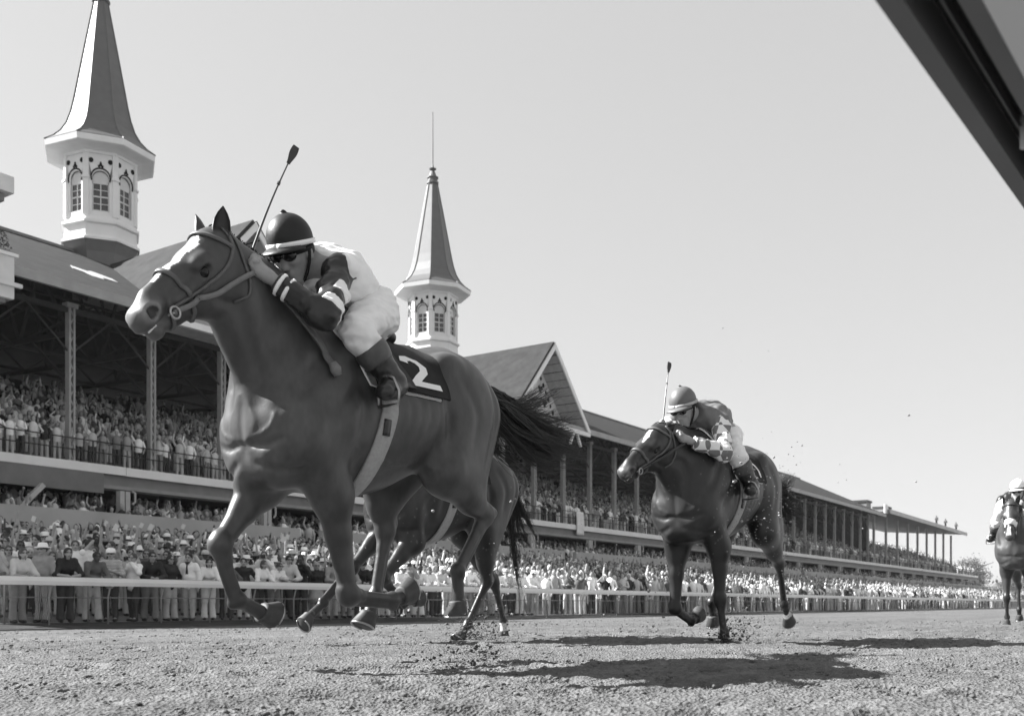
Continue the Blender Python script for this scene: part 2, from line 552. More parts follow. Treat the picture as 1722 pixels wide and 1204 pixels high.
def build_clods():
    t = (1 + 5 ** .5) / 2
    iv = np.array([(-1, t, 0), (1, t, 0), (-1, -t, 0), (1, -t, 0), (0, -1, t), (0, 1, t), (0, -1, -t), (0, 1, -t), (t, 0, -1), (t, 0, 1), (-t, 0, -1), (-t, 0, 1)]) / math.sqrt(1 + t * t)
    fi = np.array([(0, 11, 5), (0, 5, 1), (0, 1, 7), (0, 7, 10), (0, 10, 11), (1, 5, 9), (5, 11, 4), (11, 10, 2), (10, 7, 6), (7, 1, 8), (3, 9, 4), (3, 4, 2), (3, 2, 6), (3, 6, 8), (3, 8, 9), (4, 9, 5), (2, 4, 11), (6, 2, 10), (8, 6, 7), (9, 8, 1)])

    ov = np.array([(1, 0, 0), (-1, 0, 0), (0, 1, 0), (0, -1, 0), (0, 0, 1), (0, 0, -1)], float)
    of = np.array([(0, 2, 4), (2, 1, 4), (1, 3, 4), (3, 0, 4), (2, 0, 5), (1, 2, 5), (3, 1, 5), (0, 3, 5)])

    def lumps(name, P, S, m, rng, flat=.7, low=False):
        n = len(P)
        if low:
            q = rng.normal(0, 1, (n, 3, 3)); q, _ = np.linalg.qr(q)
            V = np.einsum('nij,nkj->nki', q, ov[None] * (1 + rng.uniform(-.4, .4, (n, 6, 1)))) * S[:, None, None] * np.array((1, 1, flat)) + P[:, None, :]
            return obj(name, raw_mesh(name, V.reshape(-1, 3), (of[None] + (np.arange(n) * 6)[:, None, None]).reshape(-1, 3), False), m)
        q = rng.normal(0, 1, (n, 3, 3)); q, _ = np.linalg.qr(q)
        V = iv[None] * (1 + rng.uniform(-.38, .38, (n, 12, 1)))
        V = np.einsum('nij,nkj->nki', q, V) * S[:, None, None] * np.array((1, 1, flat)) + P[:, None, :]
        Fq = fi[None] + (np.arange(n) * 12)[:, None, None]
        return obj(name, raw_mesh(name, V.reshape(-1, 3), Fq.reshape(-1, 3), False), m)
    rng = np.random.default_rng(5)
    n = 60000
    r = 2.0 * (22 / 2.0) ** (rng.random(n) ** .8); a = math.atan2(.5634, .8262) + rng.uniform(-.62, .62, n)
    P = np.stack([r * np.cos(a), r * np.sin(a), np.zeros(n)], 1)
    keep = (P[:, 1] > -2.5) & (P[:, 1] < 18); P = P[keep]
    S = np.minimum(.0025 * np.exp(rng.exponential(.42, len(P))), .016) * np.clip(.7 + r[keep] * .06, .8, 1.6)
    P[:, 2] = track_z(P[:, 1]) + S * .2
    tag(lumps('loose_clods', P, S, M_CLOD, rng, .6, True), 'loose crumbs and clods of dirt lying over the track', kind='stuff')
    return lumps


LUMPS = build_clods()

# ---------------------------------------------------------------- grandstand
M_WHITE_P = mat('white_paint', 0.74, 0.6, 0.3, 0.06, 1.5)
M_TRIM = mat('trim_paint', 0.62, 0.6, 0.3, 0.10, 2.0)
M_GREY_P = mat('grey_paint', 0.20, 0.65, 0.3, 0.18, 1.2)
M_COLUMN = mat('column_paint', 0.32, 0.6, 0.3, 0.15, 3.0)
M_STEEL = mat('dark_steel', 0.035, 0.6, 0.35, 0.2, 3.0)
M_UNDER = mat('roof_underside', 0.07, 0.9, 0.1, 0.3, 0.8)
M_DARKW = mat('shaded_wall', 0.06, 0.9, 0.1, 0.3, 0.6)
M_WALL = mat('parapet_paint', 0.40, 0.8, 0.2, 0.12, 0.8)
M_GLASS = mat('window_glass', 0.05, 0.08, 0.6, 0.1, 2.0)
M_HOLE = mat('dark_opening', 0.012, 0.9, 0.1, 0.1, 2.0)


def shingle_mat(name, v, rough, spec):
    m = mat(name, v, rough, spec, 0.28, 1.6, 0.0)
    nt = m.node_tree; N = nt.nodes
    tc = N.new('ShaderNodeTexCoord'); bk = N.new('ShaderNodeTexBrick')
    mp = N.new('ShaderNodeMapping'); mp.inputs['Rotation'].default_value = (math.radians(58), 0, 0)
    bk.inputs['Scale'].default_value = 1.0
    bk.inputs['Brick Width'].default_value = .5; bk.inputs['Row Height'].default_value = .22; bk.inputs['Mortar Size'].default_value = .012
    bk.inputs['Color1'].default_value = (1, 1, 1, 1); bk.inputs['Color2'].default_value = (.6, .6, .6, 1); bk.inputs['Mortar'].default_value = (0, 0, 0, 1)
    bp = N.new('ShaderNodeBump'); bp.inputs['Strength'].default_value = .5; bp.inputs['Distance'].default_value = .03
    nt.links.new(tc.outputs['Object'], bk.inputs['Vector'])
    nt.links.new(bk.outputs['Color'], bp.inputs['Height'])
    nt.links.new(bp.outputs[0], N['Principled BSDF'].inputs['Normal'])
    return m


M_ROOF = shingle_mat('roof_shingle', 0.038, 0.9, 0.12)
M_SLATE = mat('spire_slate', 0.075, 0.48, 1.0, 0.16, 2.2, 0.25, 14)

V_EAVE, Z_EAVE, V_RIDGE, Z_RIDGE = 37.5, 13.25, 50.0, 19.2
U0, U1 = 4.0, 150.0
COLU = [24.85 + 4.0 * k for k in range(-5, 32)]


def slab(m, pts, th):
    """a sloping sheet with thickness; pts anticlockwise seen from above"""
    a, b, c = (Vector(p) for p in pts[:3])
    n = (b - a).cross(c - a).normalized() * th
    lo = [Vector(p) - n for p in pts]
    k = len(pts)
    m.add(list(pts) + lo, [tuple(range(k)), tuple(range(2 * k - 1, k - 1, -1))] + [(i, i + k, (i + 1) % k + k, (i + 1) % k) for i in range(k)])


def build_grandstand():
    g = empty('grandstand', (77, 46, 0), 0, 'long two tier racecourse grandstand with pitched shingle roof packed with spectators', 'grandstand')
    g.location = (0, 0, 0)
    # roof
    m = MB()
    slab(m, [(U0, V_EAVE, Z_EAVE), (U1, V_EAVE, Z_EAVE), (U1, V_RIDGE, Z_RIDGE), (U0, V_RIDGE, Z_RIDGE)], .22)
    slab(m, [(U0, V_RIDGE + .003, Z_RIDGE), (U1, V_RIDGE + .003, Z_RIDGE), (U1, 62.5, Z_EAVE), (U0, 62.5, Z_EAVE)], .22)
    rf = m.build('roof', M_ROOF, g)
    MB().box(U0, U1 + .1, V_RIDGE - .16, V_RIDGE + .16, Z_RIDGE - .05, Z_RIDGE + .10).build('ridge_cap', M_GREY_P, rf)
    MB().box(U0, U1, V_EAVE - .18, V_EAVE - .02, Z_EAVE - .42, Z_EAVE - .03).build('gutter', mat('gutter_paint', .30, .5, .4, .15, 2), rf)
    m = MB()
    pat = [(0, 0), (.35, .5), (1.0, .3), (1.5, .6), (2.2, .2), (2.0, -.3), (1.3, -.2), (1.0, -.6), (.5, -.55), (.4, -.2)]
    sl = (Z_RIDGE - Z_EAVE) / (V_RIDGE - V_EAVE)
    def on_roof(u, v, dz): return (u, v, Z_EAVE + (v - V_EAVE) * sl + dz)
    top = [on_roof(26.6 + a, 42.2 + b * 1.5, .035) for a, b in pat]; bot = [on_roof(26.6 + a, 42.2 + b * 1.5, .012) for a, b in pat]
    n = len(pat); m.add(top + bot, [tuple(range(n))[::-1], tuple(range(n, 2 * n))] + [(i, (i + 1) % n, (i + 1) % n + n, i + n) for i in range(n)])
    tag(m.build('roof_patch', mat('new_shingle', .5, .8, .2, .25, 4), rf), 'pale repair patch on the dark roof')
    # columns, trusses
    cme = None
    for i, u in enumerate(COLU):
        if cme is None:
            c = MB()
            for dx in (-.10, .10):
                c.box(dx - .045, dx + .045, -.15, .15, 0, 6.55)
            for k in range(17):
                z = .1 + k * .38; s = 1 if k % 2 else -1
                c.bar((-s * .10, -.10, z), (s * .10, -.10, z + .36), .03, .06); c.bar((s * .10, .10, z), (-s * .10, .10, z + .36), .03, .06)
            c.box(-.25, .25, -.2, .2, 6.55, 6.75); c.box(-.24, .24, -.22, .22, -.02, .12)
            o = c.build('column', M_COLUMN, g); cme = o.data
        else:
            o = link(bpy.data.objects.new('column', cme), g)
        o.location = (u, 39.6, 6.28)
    tme = None
    for u in [COLU[i] for i in range(0, len(COLU), 1)]:
        if tme is None:
            t = MB()
            t.bar((0, 38.2, 13.0), (0, 50, 18.75), .16, .26); t.bar((0, 39.6, 11.8), (0, 58, 12.6), .14, .22)
            for (a, b) in (((39.6, 11.8), (42, 14.9)), ((42, 14.9), (43.5, 11.95)), ((43.5, 11.95), (46, 16.9)), ((46, 16.9), (48, 12.15)), ((48, 12.15), (50, 18.6)), ((39.6, 9.6), (42.6, 11.9))):
                t.bar((0, a[0], a[1]), (0, b[0], b[1]), .10, .14)
            o = t.build('truss', M_STEEL, g); tme = o.data
        else:
            o = link(bpy.data.objects.new('truss', tme), g)
        o.location = (u, 0, 0)
    bays = list(zip(COLU[:-1], COLU[1:]))
    pme = {}
    for a, b in bays:
        w = b - a
        if not pme:
            for v, z0, z1 in ((44.0, 11.9, 14.6), (50.0, 12.3, 15.5)):
                t = MB()
                t.bar((0, v, z0), (w, v, z1), .09, .09); t.bar((0, v, z1), (w, v, z0), .09, .09)
                t.bar((0, v, z0), (w, v, z0), .1, .16); t.bar((0, v, z1), (w, v, z1), .1, .12)
                pme[v] = t
            t = MB()
            t.bar((0, 39.6, 12.75), (w, 39.6, 12.75), .14, .22)
            t.bar((0, 39.6, 10.9), (w * .5, 39.6, 12.7), .07, .07); t.bar((w, 39.6, 10.9), (w * .5, 39.6, 12.7), .07, .07)
            pme[39] = t
            for k in list(pme):
                o = pme[k].build('eaves_brace' if k == 39 else 'cross_brace', M_STEEL, g); pme[k] = o.data; o.location = (a, 0, 0)
        else:
            for k in pme:
                o = link(bpy.data.objects.new('eaves_brace' if k == 39 else 'cross_brace', pme[k]), g); o.location = (a, 0, 0)
    # back wall and inner floor
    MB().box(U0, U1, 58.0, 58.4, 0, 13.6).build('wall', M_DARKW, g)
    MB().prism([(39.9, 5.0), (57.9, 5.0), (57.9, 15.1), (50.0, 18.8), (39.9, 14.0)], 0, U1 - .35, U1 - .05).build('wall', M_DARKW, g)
    # upper deck terraces, running on past the roof
    m = MB()
    for k in range(15):
        v0 = 39.3 + k * .95
        m.box(U0, 232, v0, v0 + .95 if k < 14 else 57.9, 5.35, deck_z(v0 + .1))
    m.build('upper_deck', mat('deck_concrete', .16, .9, .2, .25, 1), g)
    m = MB()
    for a in np.arange(U0, 232, 7.7):
        dz = random.uniform(-.012, .012); m.box(a, min(a + 7.69, 232), 38.95 + dz, 39.27, 5.93 + dz, 6.30 + dz)
    m.build('deck_fascia', M_WHITE_P, g)
    MB().box(U0, 232, 39.20, 39.40, 5.25, 5.92).build('deck_beam', M_GREY_P, g)
    MB().box(U0, 232, 38.98, 39.17, 5.30, 5.46).build('deck_beam', mat('beam_paint', .26, .6, .3, .15, 2), g)
    MB().box(U0, 25.9, 38.80, 38.92, 5.05, 5.90).build('deck_beam', mat('beam_paint2', .17, .7, .3, .15, 1.5), g)
    # lower tier
    m = MB()
    for k in range(9):
        v0 = 35.9 + k * 1.0; m.box(U0, 232, v0, v0 + 1.0, 1.0, low_z(v0 + .1))
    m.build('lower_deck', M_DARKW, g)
    m = MB()
    x = U0
    for gap in (34.2, 58.5, 83, 107, 131, 155, 179, 232):
        m.box(x, gap, 35.55, 35.85, 1.4, 3.92); x = gap + 1.5
    m.build('parapet', M_WALL, g)
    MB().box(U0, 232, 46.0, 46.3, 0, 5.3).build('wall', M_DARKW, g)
    lme = None
    for k in range(-1, 26):
        u = 26.8 + 8.1 * k
        if lme is None:
            c = MB(); c.box(-.28, -.06, -.15, .15, 1.5, 5.2); c.box(.0, .22, -.15, .15, 1.5, 5.2)
            c.tube([(.26, -.22, 5.2), (.38, -.26, 5.15), (.38, -.26, 4.75), (.26, -.24, 4.65)], .05, 6)
            o = c.build('pillar', mat('pillar_paint', .45, .6, .3, .15, 2), g); lme = o.data
        else:
            o = link(bpy.data.objects.new('pillar', lme), g)
        o.location = (u, 38.7, 0)
    c = MB(); c.box(20.0, 20.35, 38.5, 38.8, 1.2, 5.2); c.build('pillar', _M['pillar_paint'], g)
    MB().bar((20.5, 38.4, 2.6), (22.9, 38.4, 5.1), .22, .2).build('brace', _M['pillar_paint'], g)
    # open canopy at the far end
    m = MB()
    slab(m, [(150.4, 37.0, 13.9), (208, 37.0, 13.9), (208, 52, 15.0), (150.4, 52, 15.0)], .35)
    cn = m.build('canopy', M_GREY_P, g)
    MB().box(150.4, 208.1, 36.85, 36.97, 13.35, 13.95).build('canopy_edge', mat('canopy_edge_paint', .42, .6, .3, .15, 1), cn)
    for u in np.arange(152, 208, 6.9):
        o = MB().box(-.16, .16, -.16, .16, 6.2, 13.5).build('column', M_COLUMN, g); o.location = (u, 39.6, 0)
    for (u, v) in ((151.5, 40.5), (163, 40.5)):
        ve = MB().box(u, u + 2.4, v, v + 2.0, 14.0, 15.3).build('roof_vent', M_GREY_P, g)
        MB().box(u - .15, u + 2.55, v - .15, v + 2.15, 15.3, 15.6).build('vent_cap', M_STEEL, ve)
    MB().box(149.2, 151.0, 37.3, 37.5, 13.35, 14.6).build('end_board', M_WHITE_P, g)
    # railing along the upper deck
    r = empty('deck_railing', (0, 0, 0), 0, 'dark pipe railing along the front edge of the upper deck', 'railing')
    m = MB()
    for z in (7.32, 6.85): m.tube([(U0, 39.32, z), (231, 39.32, z)], .028, 6)
    m.build('handrail', M_STEEL, r)
    pme = None
    for u in np.arange(U0 + .5, 120, 1.93):
        if pme is None:
            o = MB().box(-.025, .025, 39.29, 39.34, 6.29, 7.33).build('post', M_STEEL, r); pme = o.data
        else:
            o = link(bpy.data.objects.new('post', pme), r)
        o.location = (u, 0, 0)
    return g


def deck_z(v): return 6.27 + max(0, math.floor((v - 39.3) / .95)) * .36
def low_z(v): return 2.35 + max(0, math.floor((v - 35.9) / 1.0)) * .25


build_grandstand()


def build_spire(u, label, v=50.0, z=19.4):
    s = empty('spire_tower', (u, v, z), math.radians(-34), label, 'spire', 'twin spires on the grandstand roof')
    s.scale = (.92, .92, 1)
    n = 8; ro = math.pi / 8
    cs = math.cos(math.pi / 8)
    L = lambda prof: MB().lathe([(r / cs, h) for r, h in prof], n, (0, 0), ro)
    L([(1.55, -2.6), (1.65, -1.2), (1.85, -.25), (2.05, .28), (2.05, .3)]).build('base_skirt', M_SLATE, s)
    L([(2.15, .30), (2.15, .42), (2.05, .46), (2.0, .60), (1.97, 1.15), (2.12, 1.22), (2.12, 1.36), (1.98, 1.40), (1.94, 1.62)]).build('base_moulding', M_WHITE_P, s)
    # octagonal lantern: corner posts, sill and head panels, window bays
    body = L([(1.70, 1.5), (1.70, 5.0)]).build('core', mat('lantern_inside', .30, .9, .1, .1, 1), s)
    for k in range(8):
        an = ro + k * math.pi / 4
        c, d = math.cos(an), math.sin(an)
        o = MB().box(-.17, .17, -.17, .17, 1.60, 5.0); 
        p = o.build('corner_post', M_WHITE_P, s); p.location = (c * 1.96, d * 1.96, 0); p.rotation_euler = (0, 0, an)
        MB().box(-.23, .23, -.23, .23, 3.55, 3.68).build('capital', M_WHITE_P, p)
    for k in range(8):
        an = k * math.pi / 4
        f = MB()
        # head panel with an arched opening
        w = .74; R = .46; zc = 3.62
        arc = [(R * math.cos(t), zc + .42 * math.sin(t)) for t in np.linspace(math.pi, 0, 13)]
        pts = [(-w, 3.45), (-R, 3.45)] + arc + [(R, 3.45), (w, 3.45), (w, 4.95), (-w, 4.95)]
        vs = []
        for dx in (0.0, .10):
            for (a, b) in arc: vs.append((dx, a, b))
            for (a, b) in arc: vs.append((dx, a / R * w if abs(a) > R * .99 else a / R * w, 4.95))
        m_ = len(arc)
        for q in range(m_ - 1):
            f.add([vs[q], vs[q + 1], vs[m_ + q + 1], vs[m_ + q]], [(0, 1, 2, 3)])
            f.add([vs[2 * m_ + q], vs[2 * m_ + q + 1], vs[3 * m_ + q + 1], vs[3 * m_ + q]], [(3, 2, 1, 0)])
            f.add([vs[q], vs[q + 1], vs[2 * m_ + q + 1], vs[2 * m_ + q]], [(3, 2, 1, 0)])
        f.box(0, .10, -w, w, 1.55, 1.85)
        f.box(0, .10, -w, -R, 1.85, 3.62); f.box(0, .10, R, w, 1.85, 3.62)
        pn = f.build('wall_panel', M_WHITE_P, s); pn.location = (math.cos(an) * 1.84, math.sin(an) * 1.84, 0); pn.rotation_euler = (0, 0, an)
        # window sash
        wd = MB()
        wd.box(.0, .06, -R, -R + .07, 1.85, 3.5); wd.box(.0, .06, R - .07, R, 1.85, 3.5); wd.box(.0, .06, -R, R, 1.85, 1.95); wd.box(.0, .06, -R, R, 3.34, 3.5)
        wd.box(.005, .055, -.03, .03, 1.9, 3.4); wd.box(.005, .055, -R, R, 2.62, 2.70)
        wd.box(.01, .05, -R, R, 2.26, 2.30); wd.box(.01, .05, -R, R, 3.0, 3.04)
        wd.prism([(R * math.cos(t), 3.5 + .5 * math.sin(t)) for t in np.linspace(0, math.pi, 12)], 0, .0, .05)
        w_ = wd.build('window', M_TRIM, s); w_.location = (math.cos(an) * 1.74, math.sin(an) * 1.74, 0); w_.rotation_euler = (0, 0, an)
        MB().box(.012, .022, -R + .05, R - .05, 1.93, 3.36).build('pane', M_GLASS, w_)
        # dark arched hood with a trefoil finial
        hd = MB(); th = .075
        for t0, t1 in zip(np.linspace(math.pi * 1.12, -.12 * math.pi, 17)[:-1], np.linspace(math.pi * 1.12, -.12 * math.pi, 17)[1:]):
            q = [((R + .02) * math.cos(t), zc + .02 + .46 * math.sin(t)) for t in (t0, t1)] + [((R + .02 + th) * math.cos(t), zc + .02 + (.46 + th) * math.sin(t)) for t in (t1, t0)]
            hd.prism(q, 0, .10, .135)
        for (a, b, r_) in ((0, 4.33, .085), (-.09, 4.24, .07), (.09, 4.24, .07), (0, 4.44, .05)):
            hd.prism([(a + r_ * math.cos(t), b + r_ * math.sin(t)) for t in np.linspace(0, 2 * math.pi, 9)[:-1]], 0, .10, .14)
        h_ = hd.build('arch_hood', M_HOLE, s); h_.location = pn.location; h_.rotation_euler = (0, 0, an)
        for a in (-.52, .52):
            rd = MB().prism([(a + .13 * math.cos(t), 4.52 + .13 * math.sin(t)) for t in np.linspace(0, 2 * math.pi, 13)[:-1]], 0, .10, .14).build('roundel', M_HOLE, s)
            rd.location = pn.location; rd.rotation_euler = (0, 0, an)
    L([(1.90, 4.88), (2.02, 4.9), (2.05, 5.02), (2.30, 5.10), (2.90, 5.16), (2.98, 5.2), (3.02, 5.5), (2.98, 5.52)]).build('cornice', M_WHITE_P, s)
    r = [(3.02, 5.525), (2.55, 5.86), (2.18, 6.25), (1.88, 6.75), (1.66, 7.4), (1.50, 8.1), (1.18, 9.8), (.86, 11.5), (.55, 13.1), (.40, 13.9)]
    L(r).build('spire_roof', M_SLATE, s)
    # ribs along the arrises
    rb = MB()
    for k in range(8):
        an = ro + k * math.pi / 4
        rb.tube([(a / cs * 1.004 * math.cos(an), a / cs * 1.004 * math.sin(an), h + .01) for a, h in r], .035, 5)
    rb.build('ridge_rolls', M_SLATE, s)
    MB().lathe([(.40, 13.88), (.52, 13.95), (.52, 14.08), (.42, 14.14), (.42, 14.35), (.5, 14.4), (.5, 14.48), (.33, 14.55), (.20, 14.9), (.13, 15.0), (.30, 15.10), (.32, 15.16), (.10, 15.22), (.055, 15.5), (.035, 19.6), (.0, 19.65)], 10).build('finial', mat('finial_metal', .10, .5, .5, .15, 3), s)
    return s


build_spire(33.2, 'larger nearer octagonal spire with white lantern and slate roof, cut off by the picture top')
build_spire(62.25, 'second octagonal spire with tall needle finial, right of the leading jockey')


def build_gable(u, label):
    g = empty('gable_pavilion', (u, 0, 0), 0, label, 'roof gable', 'cross gables on the grandstand roof')
    W = 4.85; zb = 13.05; za = 18.45; v0 = 37.2; v1 = 48.6
    m = MB()
    for s in (-1, 1):
        p = [(0, v0, za), (s * W, v0, zb), (s * W, v1 - 11.0, zb), (0, v1, za)]
        p = [(0, v0, za), (s * W, v0, zb), (s * W, v0 + .9, zb), (0, v1, za)]
        slab(m, p if s < 0 else p[::-1], .16)
    m.build('roof', M_ROOF, g)
    n = Vector((za - zb, 0, W)).normalized()
    for s in (-1, 1):
        m = MB()
        m.bar((s * .02, v0 - .06, za - .10), (s * (W + .05), v0 - .06, zb - .17), .10, .42, (0, 1, 0)) if False else m.prism([(0, za - .01), (s * (W + .12), zb - .14), (s * (W - .28), zb - .14), (0, za - .42)], 1, v0 - .10, v0 - .005)
        m.build('bargeboard', M_WHITE_P, g)
        f = MB().bar((s * W * 1.0, v0 + .75, zb + .05), (0, v1 - .1, za + .06), .30, .05).build('valley_flashing', M_TRIM, g)
    # soffit planks under the overhang
    N_ = 11; vw = v0 + 1.75
    for s in (-1, 1):
        for k in range(N_):
            t0 = k / N_ + .004; t1 = (k + 1) / N_ - .004
            a = Vector((s * W * (1 - t0) * .97, 0, zb + (za - zb) * t0 - .20)); b = Vector((s * W * (1 - t1) * .97, 0, zb + (za - zb) * t1 - .20))
            nn = Vector((-s * (za - zb), 0, -W)).normalized() * (.05 if k % 2 else .025)
            pts = [a, b, b + nn, a + nn]
            MB().prism([(q.x, q.z) for q in pts], 1, v0 + .0, vw).build('plank', mat('soffit_paint', .44, .7, .25, .15, 3), g)
    # recessed boarded wall
    nb = 15
    for k in range(nb):
        x0 = -W * .93 + k * (W * 1.86 / nb); x1 = x0 + W * 1.86 / nb - .02
        h = lambda x: zb + (za - zb) * (1 - abs(x) / W) - .26
        top = [(x1, h(x1)), (x0, h(x0))]
        if x0 < 0 < x1: top = [(x1, h(x1)), (0, h(0)), (x0, h(x0))]
        MB().prism([(x0, zb - .1), (x1, zb - .1)] + top, 1, vw + (.0 if k % 2 else .012), vw + .08).build('board', M_TRIM, g)
    # pierced ornaments on the boarded wall
    for s in (-1, 1):
        for k in range(8):
            t = .10 + k * .10
            x = s * W * (1 - t) * .66; zz = zb + .25 + (za - zb) * t * .82
            r_ = .15 if k % 2 else .11
            MB().prism([(x + r_ * math.cos(q), zz + r_ * 1.2 * math.sin(q)) for q in np.linspace(0, 2 * math.pi, 9)[:-1]], 1, vw - .03, vw - .004).build('ornament', M_HOLE, g)
        for k in range(3):
            x = s * W * (.42 - .12 * k); zz = zb + .7 + k * .95
            b = MB()
            for (dx, dz) in ((0, -.14), (-.16, .08), (.16, .08), (0, .02)):
                b.prism([(x + dx + .15 * math.cos(q), zz + dz + .15 * math.sin(q)) for q in np.linspace(0, 2 * math.pi, 8)[:-1]], 1, vw - .03 - .003 * (dz > 0), vw - .004)
            b.build('trefoil', M_HOLE, g)
    MB().box(-W - .1, W + .1, v0 - .06, v0 + .18, zb - .45, zb - .16).build('tie_beam', M_WHITE_P, g)
    MB().box(-W * .95, W * .95, v0 + .2, vw + .1, zb - .32, zb - .24).build('soffit', mat('soffit_paint', .44), g)
    for x in (-.25, .25):
        MB().bar((x + 3.0, v0 + .1, zb - .45), (x * 3 + 3.0, v0 + .1, zb - 1.3), .16, .16).build('bracket', M_WHITE_P, g)
    return g


build_gable(32.85, 'cross gable behind the first horse, beside the larger spire')
build_gable(59.8, 'cross gable with white boarded front left of the second racehorse')


# ---- viewing stand whose corner enters at the left edge
def build_viewing_stand():
    s = empty('viewing_stand', (12.42, 30.0, 0), 0, 'corner of a white balcony with a flat roof at the left edge', 'viewing stand')
    MB().box(-6, 4.55, 0, 5, 12.85, 13.35).build('roof_slab', M_TRIM, s)
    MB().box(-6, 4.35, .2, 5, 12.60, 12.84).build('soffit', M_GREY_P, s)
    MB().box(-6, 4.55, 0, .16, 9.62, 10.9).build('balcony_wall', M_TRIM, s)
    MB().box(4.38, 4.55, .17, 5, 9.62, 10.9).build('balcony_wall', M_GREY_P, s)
    MB().box(-6, 4.75, -.12, .0, 9.98, 10.1).build('moulding', M_TRIM, s)
    MB().box(-6, 4.65, -.08, .0, 10.9, 11.0).build('coping', M_WHITE_P, s)
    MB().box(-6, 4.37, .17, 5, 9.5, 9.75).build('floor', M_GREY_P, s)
    for y in (.9, 4.4):
        MB().box(-1.2, -.8, y, y + .4, 1.2, 9.5).build('pillar', M_COLUMN, s)
        MB().box(-1.2, -.8, y, y + .4, 9.76, 12.6).build('pillar', M_COLUMN, s)
    # planted box on the balcony
    p = empty('shrub', (16.4, 30.35, 11.0), 0, 'dark leafy shrub growing on the white balcony at the left edge', 'shrub')
    rng = np.random.default_rng(3)
    V = []; Fc = []
    for i in range(900):
        q = rng.normal(0, 1, 3); q = q / np.linalg.norm(q) * rng.random() ** .4 * np.array((.75, .35, .55)) + np.array((-.1, 0, .38))
        d = rng.normal(0, 1, 3); d /= np.linalg.norm(d); e = np.cross(d, rng.normal(0, 1, 3)); e /= np.linalg.norm(e); L = rng.uniform(.05, .10)
        b = len(V); V += [q, q + d * L * .5 + e * L * .3, q + d * L, q + d * L * .5 - e * L * .3]; Fc.append((b, b + 1, b + 2, b + 3))
    obj('leaves', raw_mesh('leaves', np.array(V), np.array(Fc), False), mat('leaf', .06, .6, .3, .4, 9), p)
    MB().box(-.9, .55, -.2, .25, -.25, .12).build('planter', M_GREY_P, p)


build_viewing_stand()


# ---- outer rail
def build_rail():
    r = empty('outer_rail', (0, 19.75, 0), 0, 'long white outer rail between the track and the crowd', 'rail')
    m = MB(); m.prism([(-.06, .70), (.06, .70), (.07, .78), (.05, .87), (-.05, .87), (-.07, .78)], 0, -10, 260)
    m.build('rail', M_WHITE_P, r)
    pme = None
    for k in range(-2, 75):
        if pme is None:
            b = MB(); b.tube([(0, .10, -.15), (0, .10, .45), (0, .02, .70)], .018, 6); o = b.build('post', M_COLUMN, r, True); pme = o.data
        else: o = link(bpy.data.objects.new('post', pme), r)
        o.location = (11.98 + 1.375 * k, 0, 0)
    b = empty('crowd_barrier', (0, 20.35, 0), 0, 'low dark pipe barrier the front row of spectators leans on, behind the white rail', 'barrier')
    m = MB(); m.tube([(-10, 0, .88), (240, 0, .88)], .022, 6); m.tube([(-10, 0, .45), (240, 0, .45)], .014, 5)
    m.build('pipe', mat('galvanised', .22, .5, .4, .2, 3), b)
    pme = None
    for k in range(0, 60):
        if pme is None: o = MB().tube([(0, 0, -.1), (0, 0, .88)], .020, 6).build('post', _M['galvanised'], b, True); pme = o.data
        else: o = link(bpy.data.objects.new('post', pme), b)
        o.location = (9.4 + 1.9 * k, 0, 0)


build_rail()

# ---------------------------------------------------------------- horses
M_COAT = mat('horse_coat', attr=True, rough=0.42, spec=0.46, var=0.28, scale=7, bump=0.04, bscale=160, stretch=(1, 1, 0.5))
M_HOOF = mat('hoof_horn', 0.06, 0.6, 0.3, 0.25, 25)
M_EYE = mat('eye_dark', 0.006, 0.16, 0.35, 0, 1)
M_HAIR = mat('horse_hair', 0.028, 0.5, 0.45, 0.3, 30)
M_LEATHER = mat('leather', 0.10, 0.5, 0.4, 0.2, 40)
M_LEATHER_D = mat('dark_leather', 0.022, 0.32, 0.5, 0.25, 30)
M_LEATHER_L = mat('pale_leather', 0.17, 0.6, 0.3, 0.15, 50)
M_GIRTH = mat('girth_webbing', 0.36, 0.8, 0.2, 0.12, 60, 0.2, 300)
M_METAL = mat('bit_metal', 0.38, 0.35, 0.5, 0.1, 30, metal=1.0)
M_WHITE = mat('white_cloth', 0.74, 0.8, 0.2, 0.06, 20)
M_BLACKCLOTH = mat('black_cloth', 0.018, 0.75, 0.25, 0.3, 18)
M_TEETH = mat('teeth', 0.7, 0.4, 0.4, 0.05, 20)


def strip_mesh(name, P, Nn, w, th, mat_, parent, w_end=None):
    """flat strap along points P with surface normals Nn"""
    P = np.asarray(P); Nn = np.asarray(Nn); n = len(P)
    T = np.gradient(P, axis=0); T /= np.linalg.norm(T, axis=1, keepdims=True) + 1e-9
    Sd = np.cross(T, Nn); Sd /= np.linalg.norm(Sd, axis=1, keepdims=True) + 1e-9
    ww = np.linspace(w, w_end if w_end else w, n)[:, None] / 2
    V = np.concatenate([P - Sd * ww - Nn * th * .5, P + Sd * ww - Nn * th * .5, P + Sd * ww * .92 + Nn * th, P - Sd * ww * .92 + Nn * th])
    F = []
    for i in range(n - 1):
        for k in range(4):
            a = k * n + i; b = ((k + 1) % 4) * n + i
            F.append((a, a + 1, b + 1, b))
    F += [(0, n, 2 * n, 3 * n), (4 * n - 1, 3 * n - 1, 2 * n - 1, n - 1)]
    return obj(name, raw_mesh(name, V, np.array(F), False), mat_, parent)


def strap(fld, name, pts, w, th, mat_, parent, n=40, lift=0.003):
    P = catmull(pts, n)
    P = fld.project(P, lift)
    return strip_mesh(name, P, fld.grad(P), w, th, mat_, parent)


